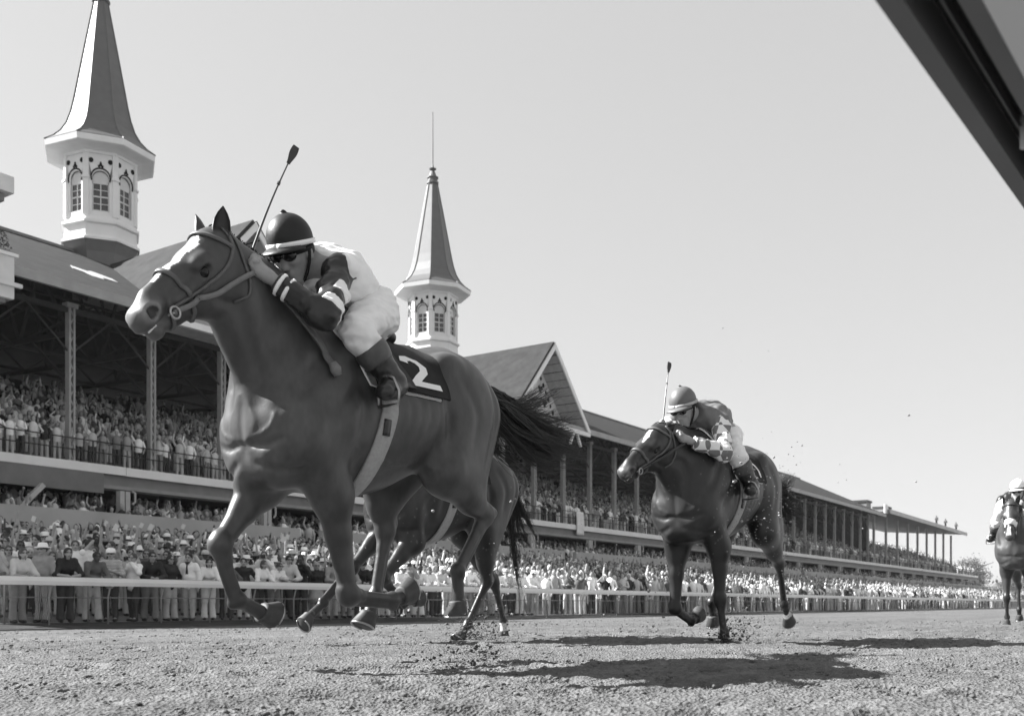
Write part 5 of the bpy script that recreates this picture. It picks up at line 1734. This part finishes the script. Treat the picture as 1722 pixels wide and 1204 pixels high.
POSES = {   # shoulders are fixed; elbow and hand for left and right, torso pitch
    'arms down': dict(L=((-.02, .27, 1.08), (.06, .27, .84)), R=((-.02, -.27, 1.08), (.06, -.27, .84)), pitch=0),
    'one arm raised': dict(L=((-.02, .27, 1.08), (.12, .22, .88)), R=((.08, -.30, 1.62), (.10, -.24, 1.92)), pitch=0),
    'both arms raised': dict(L=((.10, .32, 1.58), (.12, .28, 1.88)), R=((.06, -.33, 1.60), (.10, -.27, 1.90)), pitch=0),
    'hands clasped': dict(L=((.06, .28, 1.12), (.28, .05, 1.20)), R=((.06, -.28, 1.12), (.28, -.05, 1.19)), pitch=0),
    'leaning forward': dict(L=((.34, .27, 1.06), (.52, .08, 1.02)), R=((.34, -.27, 1.06), (.52, -.10, 1.03)), pitch=.42),
    'shading eyes': dict(L=((.02, .27, 1.10), (.14, .22, .90)), R=((.14, -.32, 1.42), (.15, -.09, 1.63)), pitch=0),
    'hands on hips': dict(L=((-.08, .38, 1.14), (.06, .19, 1.00)), R=((-.08, -.38, 1.14), (.06, -.19, 1.00)), pitch=0),
    'with camera': dict(L=((.14, .26, 1.22), (.26, .06, 1.55)), R=((.14, -.26, 1.22), (.26, -.06, 1.55)), pitch=0)}


def build_spectator(pose, female, hat, legs, seed):
    """meshes of one kind of spectator: body first, then clothing parts"""
    p = POSES[pose]; h = .021; rng = np.random.default_rng(seed)
    lo, hi = (-.42, -.52, -.02), (.78, .52, 2.06)
    c, s = math.cos(p['pitch']), math.sin(p['pitch'])
    hip = np.array((0, 0, .96))
    def T(q):
        q = np.array(q, float) - hip
        return hip + np.array((q[0] * c + q[2] * s, q[1], -q[0] * s + q[2] * c))
    W = .150 if female else .178
    arms = {k: [T((0, W * sg, 1.40)), np.array(p[k][0], float), np.array(p[k][1], float)] for k, sg in (('L', 1), ('R', -1))}
    nk = T((0, 0, 1.44)); hd = T((.03, 0, 1.60))
    st = rng.uniform(-.06, .10)
    feet = [np.array((st, .11, .03)), np.array((-st, -.11, .03))]

    def torso(F, g, z0=.95):
        F.rc(T((0, 0, 1.02)), T((0, 0, 1.14)), .105 + g, .10 + g, 1.30, .05)
        F.rc(T((0, 0, 1.14)), T((.0, 0, 1.32)), .10 + g, .115 + g, 1.35 if not female else 1.2, .05)
        if female:
            for q in (-1, 1): F.ell(T((.10, q * .075, 1.27)), (.045 + g, .06 + g, .055 + g), .05)
        else: F.ell(T((.07, 0, 1.08)), (.10 + g, .12 + g, .11 + g), .05)
        for k in 'LR': F.rc(T((0, 0, 1.37)), arms[k][0], .070 + g, .054 + g, 1, .05)

    def arm(F, k, g, w=1.0):
        a, e, q = arms[k]
        F.rc(a, e, .052 + g, .043 + g, 1, .03); F.rc(e, e + (q - e) * w, .042 + g, .031 + g, 1, .03)

    def leg(F, g, z1):
        for i, q in enumerate((1, -1)):
            hp = np.array((0, q * .09, .93)); kn = (hp + feet[i]) / 2 + np.array((.03, 0, .02))
            F.rc(hp, kn, .095 + g, .06 + g, 1, .04)
            F.rc(kn, kn + (feet[i] + np.array((0, 0, .06)) - kn) * z1, .058 + g, .045 + g, 1, .03)
        F.ell((0, 0, .96), (.125 + g, .165 + g, .12 + g), .05)
    out = []
    F = Field(lo, hi, h)
    torso(F, 0)
    for k in 'LR':
        arm(F, k, 0); q = arms[k][2]; d = q - arms[k][1]; d /= np.linalg.norm(d)
        F.rc(q, q + d * .05, .034, .032, 1, .02); F.rc(q + d * .05, q + d * .115, .030, .02, 1.1, .02)
        F.rc(q + d * .03, q + d * .07 + np.array((0, 0, .04)), .016, .012, 1, .01)
    leg(F, 0, 1)
    for f in feet: F.rc(f + np.array((0, 0, .05)), f + np.array((.15, 0, .0)), .042, .035, 1, .02)
    F.rc(nk - np.array((0, 0, .05)), hd - np.array((.02, 0, .06)), .058, .052, 1, .02)
    F.ell(hd + np.array((-.005, 0, .02)), (.098, .077, .105), .01); F.rc(hd + np.array((.045, 0, -.04)), hd + np.array((.06, 0, -.085)), .05, .032, 1, .03)
    F.rc(hd + np.array((.095, 0, .0)), hd + np.array((.112, 0, -.03)), .012, .016, 1, .012)
    for q in (-1, 1):
        F.ell(hd + np.array((.088, q * .033, .012)), (.022, .020, .013), .008, 's'); F.ell(hd + np.array((-.0, q * .08, -.01)), (.022, .012, .03), .01)
    F.rc(hd + np.array((.098, -.018, -.062)), hd + np.array((.098, .018, -.062)), .005, .005, 1, .008, 's')
    def face_tone(V):
        t = np.full(len(V), .34, np.float32); q = V - hd
        for sg in (-1, 1):
            t[(((q[:, 1] - sg * .034) / .024) ** 2 + ((q[:, 2] - .012) / .014) ** 2 < 1) & (q[:, 0] > .05)] = .05
            t[(((q[:, 1] - sg * .036) / .028) ** 2 + ((q[:, 2] - .036) / .008) ** 2 < 1) & (q[:, 0] > .05)] = .10
        t[((q[:, 1] / .03) ** 2 + ((q[:, 2] + .062) / .012) ** 2 < 1) & (q[:, 0] > .05)] = .13
        return t
    out.append(('body', F.mesh('spectator_body', None, face_tone), 'skin'))
    G = Field(lo, hi, h); torso(G, .022); G.rc(T((0, 0, 1.08)), T((0, 0, .93 if female else .88)), .130, .138, 1.3, .05)
    sl = .98 if rng.random() < .5 else .12
    for k in 'LR': arm(G, k, .022, sl)
    G.wrinkle(.013, (8, 8, 17), seed); G.plane(T((0, 0, 1.50)), (s, 0, c))
    for t in np.linspace(0, 2 * math.pi, 13)[:-1]: G.ell(T((.012 + .062 * math.cos(t), .062 * math.sin(t), 1.488 - .02 * math.cos(t))), (.022, .022, .024), .01)
    out.append(('shirt', G.mesh('shirt'), 'shirt'))
    G = Field(lo, hi, h)
    if legs == 'skirt':
        G.rc((0, 0, 1.0), (.0, 0, .62), .135, .20, 1.25, .03); G.wrinkle(.012, (9, 9, 2), seed); G.plane((0, 0, .48), (0, 0, -1)); G.plane((0, 0, 1.05), (0, 0, 1))
        out.append(('skirt', G.mesh('skirt'), 'legs'))
    else:
        leg(G, .018, .97)
        if legs == 'flared trousers':
            for f in feet: G.rc(f + np.array((.0, 0, .40)), f + np.array((.03, 0, .06)), .06, .095, 1, .03)
        G.wrinkle(.006, (12, 12, 7), seed); G.plane((0, 0, .06), (0, 0, -1)); G.plane((0, 0, 1.04), (0, 0, 1))
        out.append(('trousers', G.mesh('trousers'), 'legs'))
    G = Field(lo, hi, h)
    for f in feet: G.rc(f + np.array((-.04, 0, .02)), f + np.array((.16, 0, .005)), .05, .042, 1, .02)
    G.plane((0, 0, 0.002), (0, 0, -1))
    out.append(('shoes', G.mesh('shoes'), 'shoe'))
    G = Field(lo, hi, .016)
    G.ell(hd + np.array((-.018, 0, .035)), (.104, .092, .105), 0)
    if female: G.rc(hd + np.array((-.05, 0, .0)), hd + np.array((-.07, 0, -.14)), .082, .07, 1.12, .03)
    G.rc(hd + np.array((.115, 0, -.01)), hd + np.array((.075, 0, -.24)), .088, .14, .84, .01, 's')
    G.wrinkle(.006, (30, 30, 20), seed); 
    if not female: G.plane(hd + np.array((0, 0, -.05)), (0, 0, -1))
    out.append(('hair', G.mesh('hair'), 'hair'))
    if hat:
        m = MB(); z = hd[2] + .06
        if hat == 'brimmed hat': prof = [(.175, z - .015), (.172, z), (.108, z + .012), (.104, z + .06), (.085, z + .098), (.0, z + .10)]
        else: prof = [(.108, z - .03), (.112, z + .01), (.100, z + .06), (.065, z + .092), (.0, z + .10)]
        m.lathe(prof, 18, (hd[0] - .01, hd[1]))
        if hat == 'cap': m.box(hd[0] + .07, hd[0] + .17, -.07, .07, z - .03, z - .018)
        me = bpy.data.meshes.new('hat'); me.from_pydata(m.v, [], m.f); me.polygons.foreach_set('use_smooth', np.ones(len(me.polygons), bool)); me.update()
        out.append(('hat', me, 'hat'))
    if pose == 'with camera':
        m = MB().box(.24, .31, -.065, .065, 1.53, 1.63); m.lathe([(.03, 0), (.03, .05)], 10)
        for i in range(len(m.v) - 20, len(m.v)): v = m.v[i]; m.v[i] = (.31 + v[2], v[1], 1.58 + v[0])
        me = bpy.data.meshes.new('camera_body'); me.from_pydata(m.v, [], m.f); me.update()
        out.append(('camera_body', me, 'shoe'))
    def small(nm, m, key):
        me = bpy.data.meshes.new(nm); me.from_pydata(m.v, [], m.f); me.update(); out.append((nm, me, key))
    if seed % 3 == 1:
        m = MB()
        for sg in (-1, 1): m.prism([(hd[1] + sg * .037 + .026 * math.cos(t), hd[2] + .010 + .019 * math.sin(t)) for t in np.linspace(0, 2 * math.pi, 9)[:-1]], 0, hd[0] + .092, hd[0] + .104)
        m.box(hd[0] + .09, hd[0] + .104, -.085, .085, hd[2] + .016, hd[2] + .024); small('sunglasses', m, 'shoe')
    if not female and seed % 2 == 0 and p['pitch'] == 0:
        m = MB(); m.prism([(-.012, 1.45), (.012, 1.45), (.035, 1.18), (0, 1.12), (-.035, 1.18)], 0, .13, .142); m.prism([(-.07, 1.50), (.07, 1.50), (.02, 1.43), (-.02, 1.43)], 0, .07, .135); small('tie', m, 'shoe')
    if seed == 2:
        q = arms['R'][2]; m = MB().bar((q[0] + .05, q[1] - .02, q[2] + .04), (q[0] + .10, q[1] + .05, q[2] + .19), .12, .010, (1, 0, 0)); small('programme', m, 'paper')
    for _, me, _ in out:
        if not me.materials: me.materials.append(M_FACE)
    return out


def spots():
    rng = np.random.default_rng(21)
    A = []
    for k in range(16):
        v = 20.82 + .9 * k; u = 8.0 + rng.random() * .5
        while u < 232:
            A.append((u, v + (rng.normal(0, .10) if k else rng.uniform(-.05, .12)), k)); u += rng.uniform(.40, .62) if k else rng.uniform(.42, .66)
    return np.array(A)


def cam_xy(u, v):
    X = .5634 * u - .8262 * v; Y = .8262 * u + .5634 * v
    return X, Y, 861 + 1700 * X / Y


LOOK = np.array((4.5, 3.0))


def build_people():
    A = spots()
    X, Y, px = cam_xy(A[:, 0], A[:, 1])
    vis = (px > -25) & (px < 1700)
    A, Y, px = A[vis], Y[vis], px[vis]
    o = np.argsort(Y + .35 * A[:, 2])
    near, far = o[:300], o[300:]
    rng = np.random.default_rng(11)
    kinds = []
    plist = list(POSES)
    combos = [(p, f, h, l) for (p, f, h, l) in [
        ('arms down', 0, None, 'trousers'), ('arms down', 1, None, 'skirt'), ('one arm raised', 0, 'brimmed hat', 'trousers'), ('one arm raised', 0, None, 'flared trousers'),
        ('one arm raised', 1, None, 'flared trousers'), ('both arms raised', 0, None, 'trousers'), ('both arms raised', 1, None, 'skirt'), ('hands clasped', 0, 'cap', 'trousers'),
        ('hands clasped', 1, None, 'skirt'), ('hands clasped', 0, 'brimmed hat', 'flared trousers'), ('leaning forward', 0, None, 'flared trousers'), ('leaning forward', 0, 'cap', 'trousers'),
        ('leaning forward', 1, None, 'flared trousers'), ('shading eyes', 0, None, 'flared trousers'), ('shading eyes', 1, 'brimmed hat', 'skirt'), ('hands on hips', 0, None, 'trousers'),
        ('hands on hips', 1, None, 'flared trousers'), ('with camera', 0, None, 'trousers'), ('with camera', 0, 'brimmed hat', 'trousers'), ('arms down', 0, 'brimmed hat', 'flared trousers')]]
    lib = [build_spectator(*c, i) for i, c in enumerate(combos)]
    lean = [i for i, c in enumerate(combos) if c[0] == 'leaning forward']; front_ok = [i for i, c in enumerate(combos) if 'raised' not in c[0]]
    ordw = ['first', 'second', 'third', 'fourth', 'fifth', 'sixth', 'seventh', 'eighth', 'ninth', 'tenth', 'eleventh', 'twelfth', 'thirteenth', 'fourteenth', 'fifteenth', 'sixteenth', 'seventeenth', 'eighteenth', 'nineteenth', 'twentieth']
    def ordn(n): return ordw[n] if n < 20 else '%d%s' % (n + 1, {1: 'st', 2: 'nd', 3: 'rd'}.get((n + 1) % 10, 'th') if (n + 1) % 100 not in (11, 12, 13) else 'th')
    rows = {}
    for i in near: rows.setdefault(int(A[i, 2]), []).append(i)
    for k in rows: rows[k].sort(key=lambda i: A[i, 0])
    rowname = ['rail row'] + [w + ' row back' for w in ordw[1:]]
    for k in sorted(rows):
        for n, i in enumerate(rows[k]):
            u, v = A[i, 0], A[i, 1]
            if k == 0 and rng.random() < .45: ci = lean[rng.integers(len(lean))]
            elif k == 0: ci = front_ok[rng.integers(len(front_ok))]
            else:
                while True:
                    ci = int(rng.integers(len(combos)))
                    if combos[ci][0] != 'leaning forward': break
            pose, fem, hat, legs = combos[ci]
            sk = list(SHIRT)[rng.choice(7, p=[.36, .15, .11, .11, .11, .08, .08])]; lk = list(LEGM)[rng.choice(5, p=[.14, .28, .26, .24, .08])]
            hk = list(HAIRM)[rng.choice(4, p=[.5, .28, .13, .09])]; tk = list(HATM)[rng.choice(3, p=[.7, .2, .1])]
            dark = rng.random() < .10
            M_ = {'skin': M_FACE_D if dark else M_FACE, 'shirt': SHIRT[sk], 'legs': LEGM[lk], 'hair': HAIRM['dark'] if dark else HAIRM[hk], 'hat': HATM[tk], 'shoe': M_SHOE, 'paper': LEGM['white']}
            hh = (tk + ' ' + hat) if hat else ('dark' if dark else hk) + (' long' if fem else '') + ' hair'
            top = 'blouse' if fem else 'shirt'
            lab = 'spectator in %s %s, %s, %s, %s from left, %s' % (sk, top, hh, pose, ordn(n), rowname[k])
            face = math.atan2(LOOK[1] - v, LOOK[0] - u) + rng.normal(0, .42)
            if pose == 'leaning forward': face = face * .45 + (-math.pi / 2) * .55; v = 20.83
            e = empty('person', (u, v, apron_z(v) if k else -.10), face, lab, 'spectator', 'spectators standing on the apron behind the rail')
            sc = rng.uniform(.90, 1.06) * (.95 if fem else 1.0)
            e.scale = (sc, sc, sc)
            for nm, me, key in lib[ci]:
                q = link(bpy.data.objects.new(nm, me), e)
                q.material_slots[0].link = 'OBJECT'; q.material_slots[0].material = M_[key]
    # ---- everybody else: one mass of simpler figures
    P = [(A[i, 0], A[i, 1], apron_z(A[i, 1]), 0 if A[i, 2] else 1) for i in far]
    for k in range(13):
        v = 39.75 + .95 * k; u = 14.0 + rng.random() * .5
        while u < 230:
            if rng.random() < (.97 if k < 5 else .8): P.append((u, v + rng.normal(0, .1), deck_z(v), 1 if k < 2 else 0))
            u += rng.uniform(.42, .66)
    for k in range(7):
        v = 37.4 + 1.0 * k; u = 16 + rng.random()
        while u < 230:
            P.append((u, v + rng.normal(0, .1), low_z(v), 0)); u += rng.uniform(.5, 1.3)
    P = np.array(P); 
    _, Yp, pxp = cam_xy(P[:, 0], P[:, 1]); P = P[(pxp > -30) & (pxp < 1715)]
    _, Yp, pxp = cam_xy(P[:, 0], P[:, 1])

    def figure(arms, lod, legs):
        V = []; Fq = []; part = []
        def ring_tube(pts, radii, n, pid, sy=1.0):
            b = len(V)
            for (q, r) in zip(pts, radii):
                for t in range(n):
                    an = 2 * math.pi * t / n
                    V.append((q[0] + r * math.cos(an), q[1] + r * sy * math.sin(an), q[2])); part.append(pid)
            for i in range(len(pts) - 1):
                for t in range(n): Fq.append((b + i * n + t, b + i * n + (t + 1) % n, b + (i + 1) * n + (t + 1) % n, b + (i + 1) * n + t))
        def limb(a, c, r0, r1, pid, n=4):
            a = Vector(a); c = Vector(c); d = (c - a).normalized(); s1 = d.cross(Vector((.3, .9, .1))).normalized(); s2 = d.cross(s1); b = len(V)
            for q, r in ((a, r0), (c, r1)):
                for t in range(n):
                    an = 2 * math.pi * t / n; V.append(tuple(q + s1 * r * math.cos(an) + s2 * r * math.sin(an))); part.append(pid)
            for t in range(n): Fq.append((b + t, b + (t + 1) % n, b + n + (t + 1) % n, b + n + t))
        n = 8 if lod == 0 else 5
        ring_tube([(0, 0, .86), (0, 0, 1.02), (.02, 0, 1.25), (0, 0, 1.37), (0, 0, 1.44), (0, 0, 1.49)], [.125, .115, .128, .125, .09, .045], n, 0, 1.42)
        m = 8 if lod == 0 else 5; zz = np.array((-.12, -.08, 0, .06, .10, .12)) if lod == 0 else np.array((-.11, -.03, .08, .12))
        ring_tube([(.035 - .02 * (z < -.1), 0, 1.60 + z) for z in zz], [max(.012, .098 * math.sqrt(max(0, 1 - (z / .125) ** 2))) for z in zz], m, 1, .82)
        zz = np.array((-.08, 0, .08, .125, .14)) if lod == 0 else np.array((-.05, .08, .14))
        ring_tube([(-.015 + .02 * (z > .06), 0, 1.61 + z) for z in zz], [max(.01, .112 * math.sqrt(max(0, 1 - (z / .142) ** 2))) * (.92 if z < .05 else 1) for z in zz], m, 2, .88)
        for q, sg in zip(arms, (1, -1)):
            e, hnd = q
            limb((0, sg * .172, 1.38), e, .056, .05, 0); limb(e, hnd, .046, .036, 3); 
            hv = Vector(hnd) + (Vector(hnd) - Vector(e)).normalized() * .06; limb(hnd, hv, .034, .05, 1); limb(hv, hv + (hv - Vector(hnd)) * .9, .05, .022, 1)
        if legs:
            for sg in (1, -1): limb((0, sg * .09, .90), (0, sg * .11, .02), .10, .065, 4, 5)
        return np.array(V, np.float32), np.array(Fq, np.int32), np.array(part)
    arm_sets = [((p['L'], p['R'])) for q, p in POSES.items() if q != 'leaning forward']
    wts = np.array([.36, .12, .05, .22, .12, .08, .05])
    pose_id = rng.choice(7, len(P), p=wts / wts.sum())
    lod = (Yp > 75).astype(int)
    Vs, Fs, Ts = [], [], []; base = 0
    tones = np.array([.86, .84, .66, .50, .34, .22, .10, .04, .02]); tp = np.array([.17, .13, .11, .12, .12, .11, .10, .08, .06])
    for pi in range(7):
        for ld in (0, 1):
            for lg in (0, 1):
                m = (pose_id == pi) & (lod == ld) & (P[:, 3] == lg)
                n = int(m.sum())
                if not n: continue
                V, Fq, part = figure(arm_sets[pi], ld, lg)
                q = P[m]
                ang = np.arctan2(LOOK[1] - q[:, 1], LOOK[0] - q[:, 0]) + rng.normal(0, .35, n)
                sc = rng.uniform(.92, 1.06, n); sc *= np.where(rng.random(n) < .06, .75, 1)
                c, s = np.cos(ang) * sc, np.sin(ang) * sc
                W = np.stack([V[None, :, 0] * c[:, None] - V[None, :, 1] * s[:, None] + q[:, 0:1], V[None, :, 0] * s[:, None] + V[None, :, 1] * c[:, None] + q[:, 1:2], V[None, :, 2] * sc[:, None] + q[:, 2:3]], 2)
                sh = rng.choice(tones, n, p=tp)
                dark = rng.random(n) < .1
                sk = np.where(dark, .08, .34) * rng.uniform(.8, 1.15, n)
                hr = rng.choice([.02, .05, .12, .35, .84], n, p=[.42, .22, .10, .08, .18])
                slv = np.where(rng.random(n) < .5, sh, sk)
                lgt = rng.choice([.06, .22, .45, .7], n, p=[.3, .3, .25, .15])
                tb = np.stack([sh, sk, hr, slv, lgt], 1)
                Vs.append(W.reshape(-1, 3)); Ts.append(tb[:, part].reshape(-1))
                Fs.append((Fq[None] + (base + np.arange(n) * len(V))[:, None, None]).reshape(-1, 4)); base += n * len(V)
    M_CROWD = mat('crowd_cloth', attr=True, rough=.8, spec=.2, var=.10, scale=9)
    me = raw_mesh('crowd', np.concatenate(Vs), np.concatenate(Fs), True, [M_CROWD], None, np.concatenate(Ts))
    tag(link(bpy.data.objects.new('crowd', me)), 'dense crowd of spectators filling the apron and both tiers of the stand', kind='stuff')
    print('CROWD', len(P), len(me.polygons))


build_people()

# ---------------------------------------------------------------- inner rail over the camera
def build_inner_rail():
    r = empty('inner_rail', (0, .451, 1.10), -.0678, 'dark underside of the inner rail crossing the top right corner, close to the camera', 'rail')
    def ext(prof, name, m):
        return MB().prism(prof, 0, -4.0, 60.0).build(name, m, r)
    G1 = mat('rail_lip', .11, .6, .35, .15, 3); G2 = mat('rail_inside', .02, .8, .2, .2, 3); G3 = mat('rail_skirt', .42, .6, .3, .08, 2)
    ext([(-.030, .0), (.0, .0), (.004, .07), (-.026, .07)], 'lip', G1)
    ext([(-.085, .062), (-.0305, .062), (-.0305, .075), (-.085, .075)], 'channel', G2)
    ext([(-.112, -.002), (-.086, .0), (-.086, .07), (-.108, .07)], 'lip', G1)
    ext([(-.20, .085), (-.1125, -.001), (-.1085, .07), (-.20, .10)], 'skirt', G3)
    ext([(-.20, .078), (.006, .0765), (.006, .088), (-.20, .088)], 'rail_top', M_WHITE_P)
    ext([(-.052, .040), (-.048, .040), (-.048, .0615), (-.052, .0615)], 'fin', G1)
    for x in (1.95, 4.6, 7.3):
        b = MB().bar((x, -.125, -.004), (x, -.062, .03), .018, .012).bar((x, -.125, -.004), (x + .05, -.17, .02), .010, .008).build('bracket', G1, r)
        MB().tube([(x, -.070, -.012), (x, -.070, .055)], .011, 10).build('bolt', G3, r, True)


build_inner_rail()


# ---------------------------------------------------------------- dirt in the air
def splash(name, label, base, dirn, n, reach, height, seed, m=M_CLOD, smin=.004, smax=.016):
    rng = np.random.default_rng(seed)
    t = rng.random(n) ** 1.3
    d = np.array(dirn, float)
    P = np.array(base) + d[None] * (t * reach)[:, None] + rng.normal(0, 1, (n, 3)) * (np.array((.10, .10, .03)) * (.35 + t[:, None] * .9))
    P[:, 2] = np.abs(rng.normal(0, .35, n)) * height * (.25 + np.sin(np.pi * np.clip(t * .8 + .1, 0, 1))) + .004
    S = np.minimum(smin * np.exp(rng.exponential(.5, n)), smax)
    k = 1000
    t = rng.random(k) ** .9
    P2 = np.array(base) + d[None] * (t * reach * 1.25 - .1)[:, None] + rng.normal(0, 1, (k, 3)) * (np.array((.13, .12, .03)) * (.4 + t[:, None]))
    P2[:, 2] = np.abs(rng.normal(0, .42, k)) * height * 1.25 * (.3 + np.sin(np.pi * np.clip(t * .8 + .1, 0, 1))) + .003
    P = np.concatenate([P, P2]); S = np.concatenate([S, rng.uniform(.0012, .0036, k)])
    tag(LUMPS(name, P, S, m, rng, .8, True), label, kind='stuff')


M_CLOD_D = mat('wet_clod', .07, .9, .15, .35, 18, .4, 120)
splash('flying_dirt', 'clods of dirt thrown up behind the leading horse', (4.25, 3.05, 0), (-.75, -.25, 0), 260, .75, .26, 31, M_CLOD_D, .003, .013)
splash('flying_dirt', 'dirt bursting round the hind hooves of the hidden dark horse', (6.75, 5.1, 0), (.9, .2, 0), 480, .9, .38, 32, M_CLOD_D, .0035, .018)
splash('flying_dirt', 'dirt bursting round the planted forehoof of the third horse', (7.28, 3.02, 0), (.9, .1, 0), 460, .6, .32, 33, M_CLOD_D, .0035, .018)
splash('flying_dirt', 'spray of crumbs behind the third horse', (7.9, 3.1, 0), (.9, .15, 0), 200, 1.1, .9, 34, M_CLOD_D, .003, .011)


def loose_air():
    rng = np.random.default_rng(44)
    P = np.concatenate([
        np.stack([rng.uniform(6.8, 7.6, 260), rng.uniform(2.45, 2.9, 260), np.clip(rng.normal(.95, .28, 260), .05, 1.8)], 1),
        np.stack([rng.uniform(5.0, 8.5, 240), rng.uniform(3.4, 4.8, 240), np.abs(rng.normal(0, .45, 240)) + .02], 1),
        np.stack([rng.uniform(6.5, 12, 60), rng.uniform(2.0, 5.0, 60), rng.uniform(.2, 2.6, 60)], 1)])
    S = np.minimum(.0028 * np.exp(rng.exponential(.45, len(P))), .013)
    tag(LUMPS('flying_crumbs', P, S, mat('sunlit_clod', .26, .9, .15, .3, 18), rng, .8), 'crumbs of dirt flying in the air round the third horse', kind='stuff')  # paler than the other clods: sunlight on the crumbs put into the colour


loose_air()


# ---------------------------------------------------------------- far trees
def tree(u, v, h, w, label, seed, n=7000):
    rng = np.random.default_rng(seed)
    t = empty('tree', (u, v, -.2), rng.uniform(0, 6), label, 'tree', 'trees beyond the far end of the stand')
    m = MB(); m.tube([(0, 0, 0), (.1, .05, h * .25), (.0, .1, h * .5), (.1, .0, h * .8)], [h * .035, h * .028, h * .018, h * .006], 8)
    for k in range(7):
        a = k * 2.4; z = h * (.28 + .07 * k); m.tube([(0, 0, z), (math.cos(a) * w * .22, math.sin(a) * w * .22, z + h * .10), (math.cos(a) * w * .4, math.sin(a) * w * .4, z + h * .16)], [h * .014, h * .009, h * .004], 5)
    m.build('trunk', mat('bark', .08, .9, .1, .3, 3), t, True)
    C = rng.normal(0, 1, (26, 3)); C /= np.linalg.norm(C, axis=1, keepdims=True); C = C * rng.random((26, 1)) ** .4 * np.array((w * .42, w * .42, h * .30)) + np.array((0, 0, h * .62))
    q = C[rng.integers(26, size=n)] + rng.normal(0, 1, (n, 3)) * np.array((w * .085, w * .085, h * .06))
    d = rng.normal(0, 1, (n, 3)); d /= np.linalg.norm(d, axis=1, keepdims=True); e = np.cross(d, rng.normal(0, 1, (n, 3))); e /= np.linalg.norm(e, axis=1, keepdims=True)
    L = rng.uniform(.008, .019, (n, 1)) * h
    V = np.stack([q - d * L, q + e * L * .6, q + d * L, q - e * L * .6], 1).reshape(-1, 3)
    obj('crown', raw_mesh('crown', V, np.arange(n * 4).reshape(-1, 4), False), mat('tree_leaf', .12, .7, .2, .35, 2), t)


tree(268, 46, 12.5, 11, 'pale leafy tree just past the far end of the stand', 1)
tree(292, 40, 9.5, 12, 'lower spreading tree farthest to the right beyond the stand', 2)
tree(236, 66, 14, 12, 'leafy tree showing between the posts of the open stand', 3)
tree(256, 70, 12, 11, 'leafy tree behind the last posts of the open stand', 4)


def far_wood():
    rng = np.random.default_rng(9)
    n = 5200
    u = rng.uniform(420, 640, n); v = 60 - (u - 420) * .38 + rng.normal(0, 16, n)
    hgt = 7 + 3 * np.sin(u * .11) + 2 * np.sin(u * .31 + 1)
    z = rng.random(n) * hgt
    q = np.stack([u, v, z], 1)
    d = rng.normal(0, 1, (n, 3)); d /= np.linalg.norm(d, axis=1, keepdims=True); e = np.cross(d, rng.normal(0, 1, (n, 3))); e /= np.linalg.norm(e, axis=1, keepdims=True)
    L = rng.uniform(.5, 1.1, (n, 1))
    V = np.stack([q - d * L, q + e * L * .7, q + d * L, q - e * L * .7], 1).reshape(-1, 3)
    tag(obj('far_wood', raw_mesh('far_wood', V, np.arange(n * 4).reshape(-1, 4), False), _M['tree_leaf']), 'band of distant trees beyond the end of the racecourse', kind='stuff')


far_wood()

# people standing on the canopy roof and a sheet hung over the deck rail
for k, (u, lab) in enumerate(((186.5, 'tiny figure standing on the canopy roof, leftmost of three'), (194.0, 'tiny figure standing on the canopy roof, middle of three'), (203.5, 'tiny figure standing at the outer end of the canopy roof'))):
    e = empty('person', (u, 38.0, 13.95), math.pi * 1.2, lab, 'spectator', 'people on the canopy roof')
    m = MB(); m.tube([(0, .1, 0), (0, .09, .45), (0, .08, .9)], [.07, .085, .11], 7); m.tube([(0, -.1, 0), (0, -.09, .45), (0, -.08, .9)], [.07, .085, .11], 7)
    m.build('trousers', LEGM['dark'], e, True)
    m = MB(); m.lathe([(.17, .85), (.19, 1.1), (.22, 1.38), (.12, 1.48), (.05, 1.52)], 9); m.tube([(0, .22, 1.4), (.05, .29, 1.1), (.15, .26, .9)], [.06, .05, .04], 6); m.tube([(0, -.22, 1.4), (.05, -.29, 1.1), (.15, -.26, .9)], [.06, .05, .04], 6)
    m.build('shirt', SHIRT['charcoal'], e, True)
    m = MB(); m.lathe([(.02, 1.49), (.075, 1.53), (.10, 1.62), (.09, 1.70), (.02, 1.75)], 10); m.build('body', M_FACE, e, True)
b = empty('banner', (65.6, 38.88, 5.55), 0, 'pale cloth sheet hung over the upper deck edge between the first and third horses', 'banner')
V = []; nx, nz = 9, 9
for i in range(nx):
    for j in range(nz):
        x = i / (nx - 1) * 1.05; z = j / (nz - 1) * 1.75
        V.append((x + .05 * math.sin(z * 2), -.03 - .03 * math.sin(x * 7 + z) * (1 - z / 1.75), z))
Fc = [(i * nz + j, (i + 1) * nz + j, (i + 1) * nz + j + 1, i * nz + j + 1) for i in range(nx - 1) for j in range(nz - 1)]
o = obj('sheet', raw_mesh('sheet', np.array(V), np.array(Fc)), mat('sheet_cloth', .72, .85, .2, .12, 3), b)
md = o.modifiers.new('thick', 'SOLIDIFY'); md.thickness = .01

# ---------------------------------------------------------------- thin haze of the afternoon air
hz = MB().box(-600, 1400, -900, 900, -1.3, 48).build('haze', None)
hz.data.materials.clear()
hm = bpy.data.materials.new('haze_air'); hm.use_nodes = True
hm.node_tree.nodes.clear()
h_o = hm.node_tree.nodes.new('ShaderNodeOutputMaterial'); h_v = hm.node_tree.nodes.new('ShaderNodeVolumePrincipled')
h_v.inputs['Density'].default_value = .00015
h_v.inputs['Color'].default_value = (.92, .92, .92, 1)
hm.node_tree.links.new(h_v.outputs[0], h_o.inputs['Volume'])
hz.data.materials.append(hm)
tag(hz, kind='stuff')
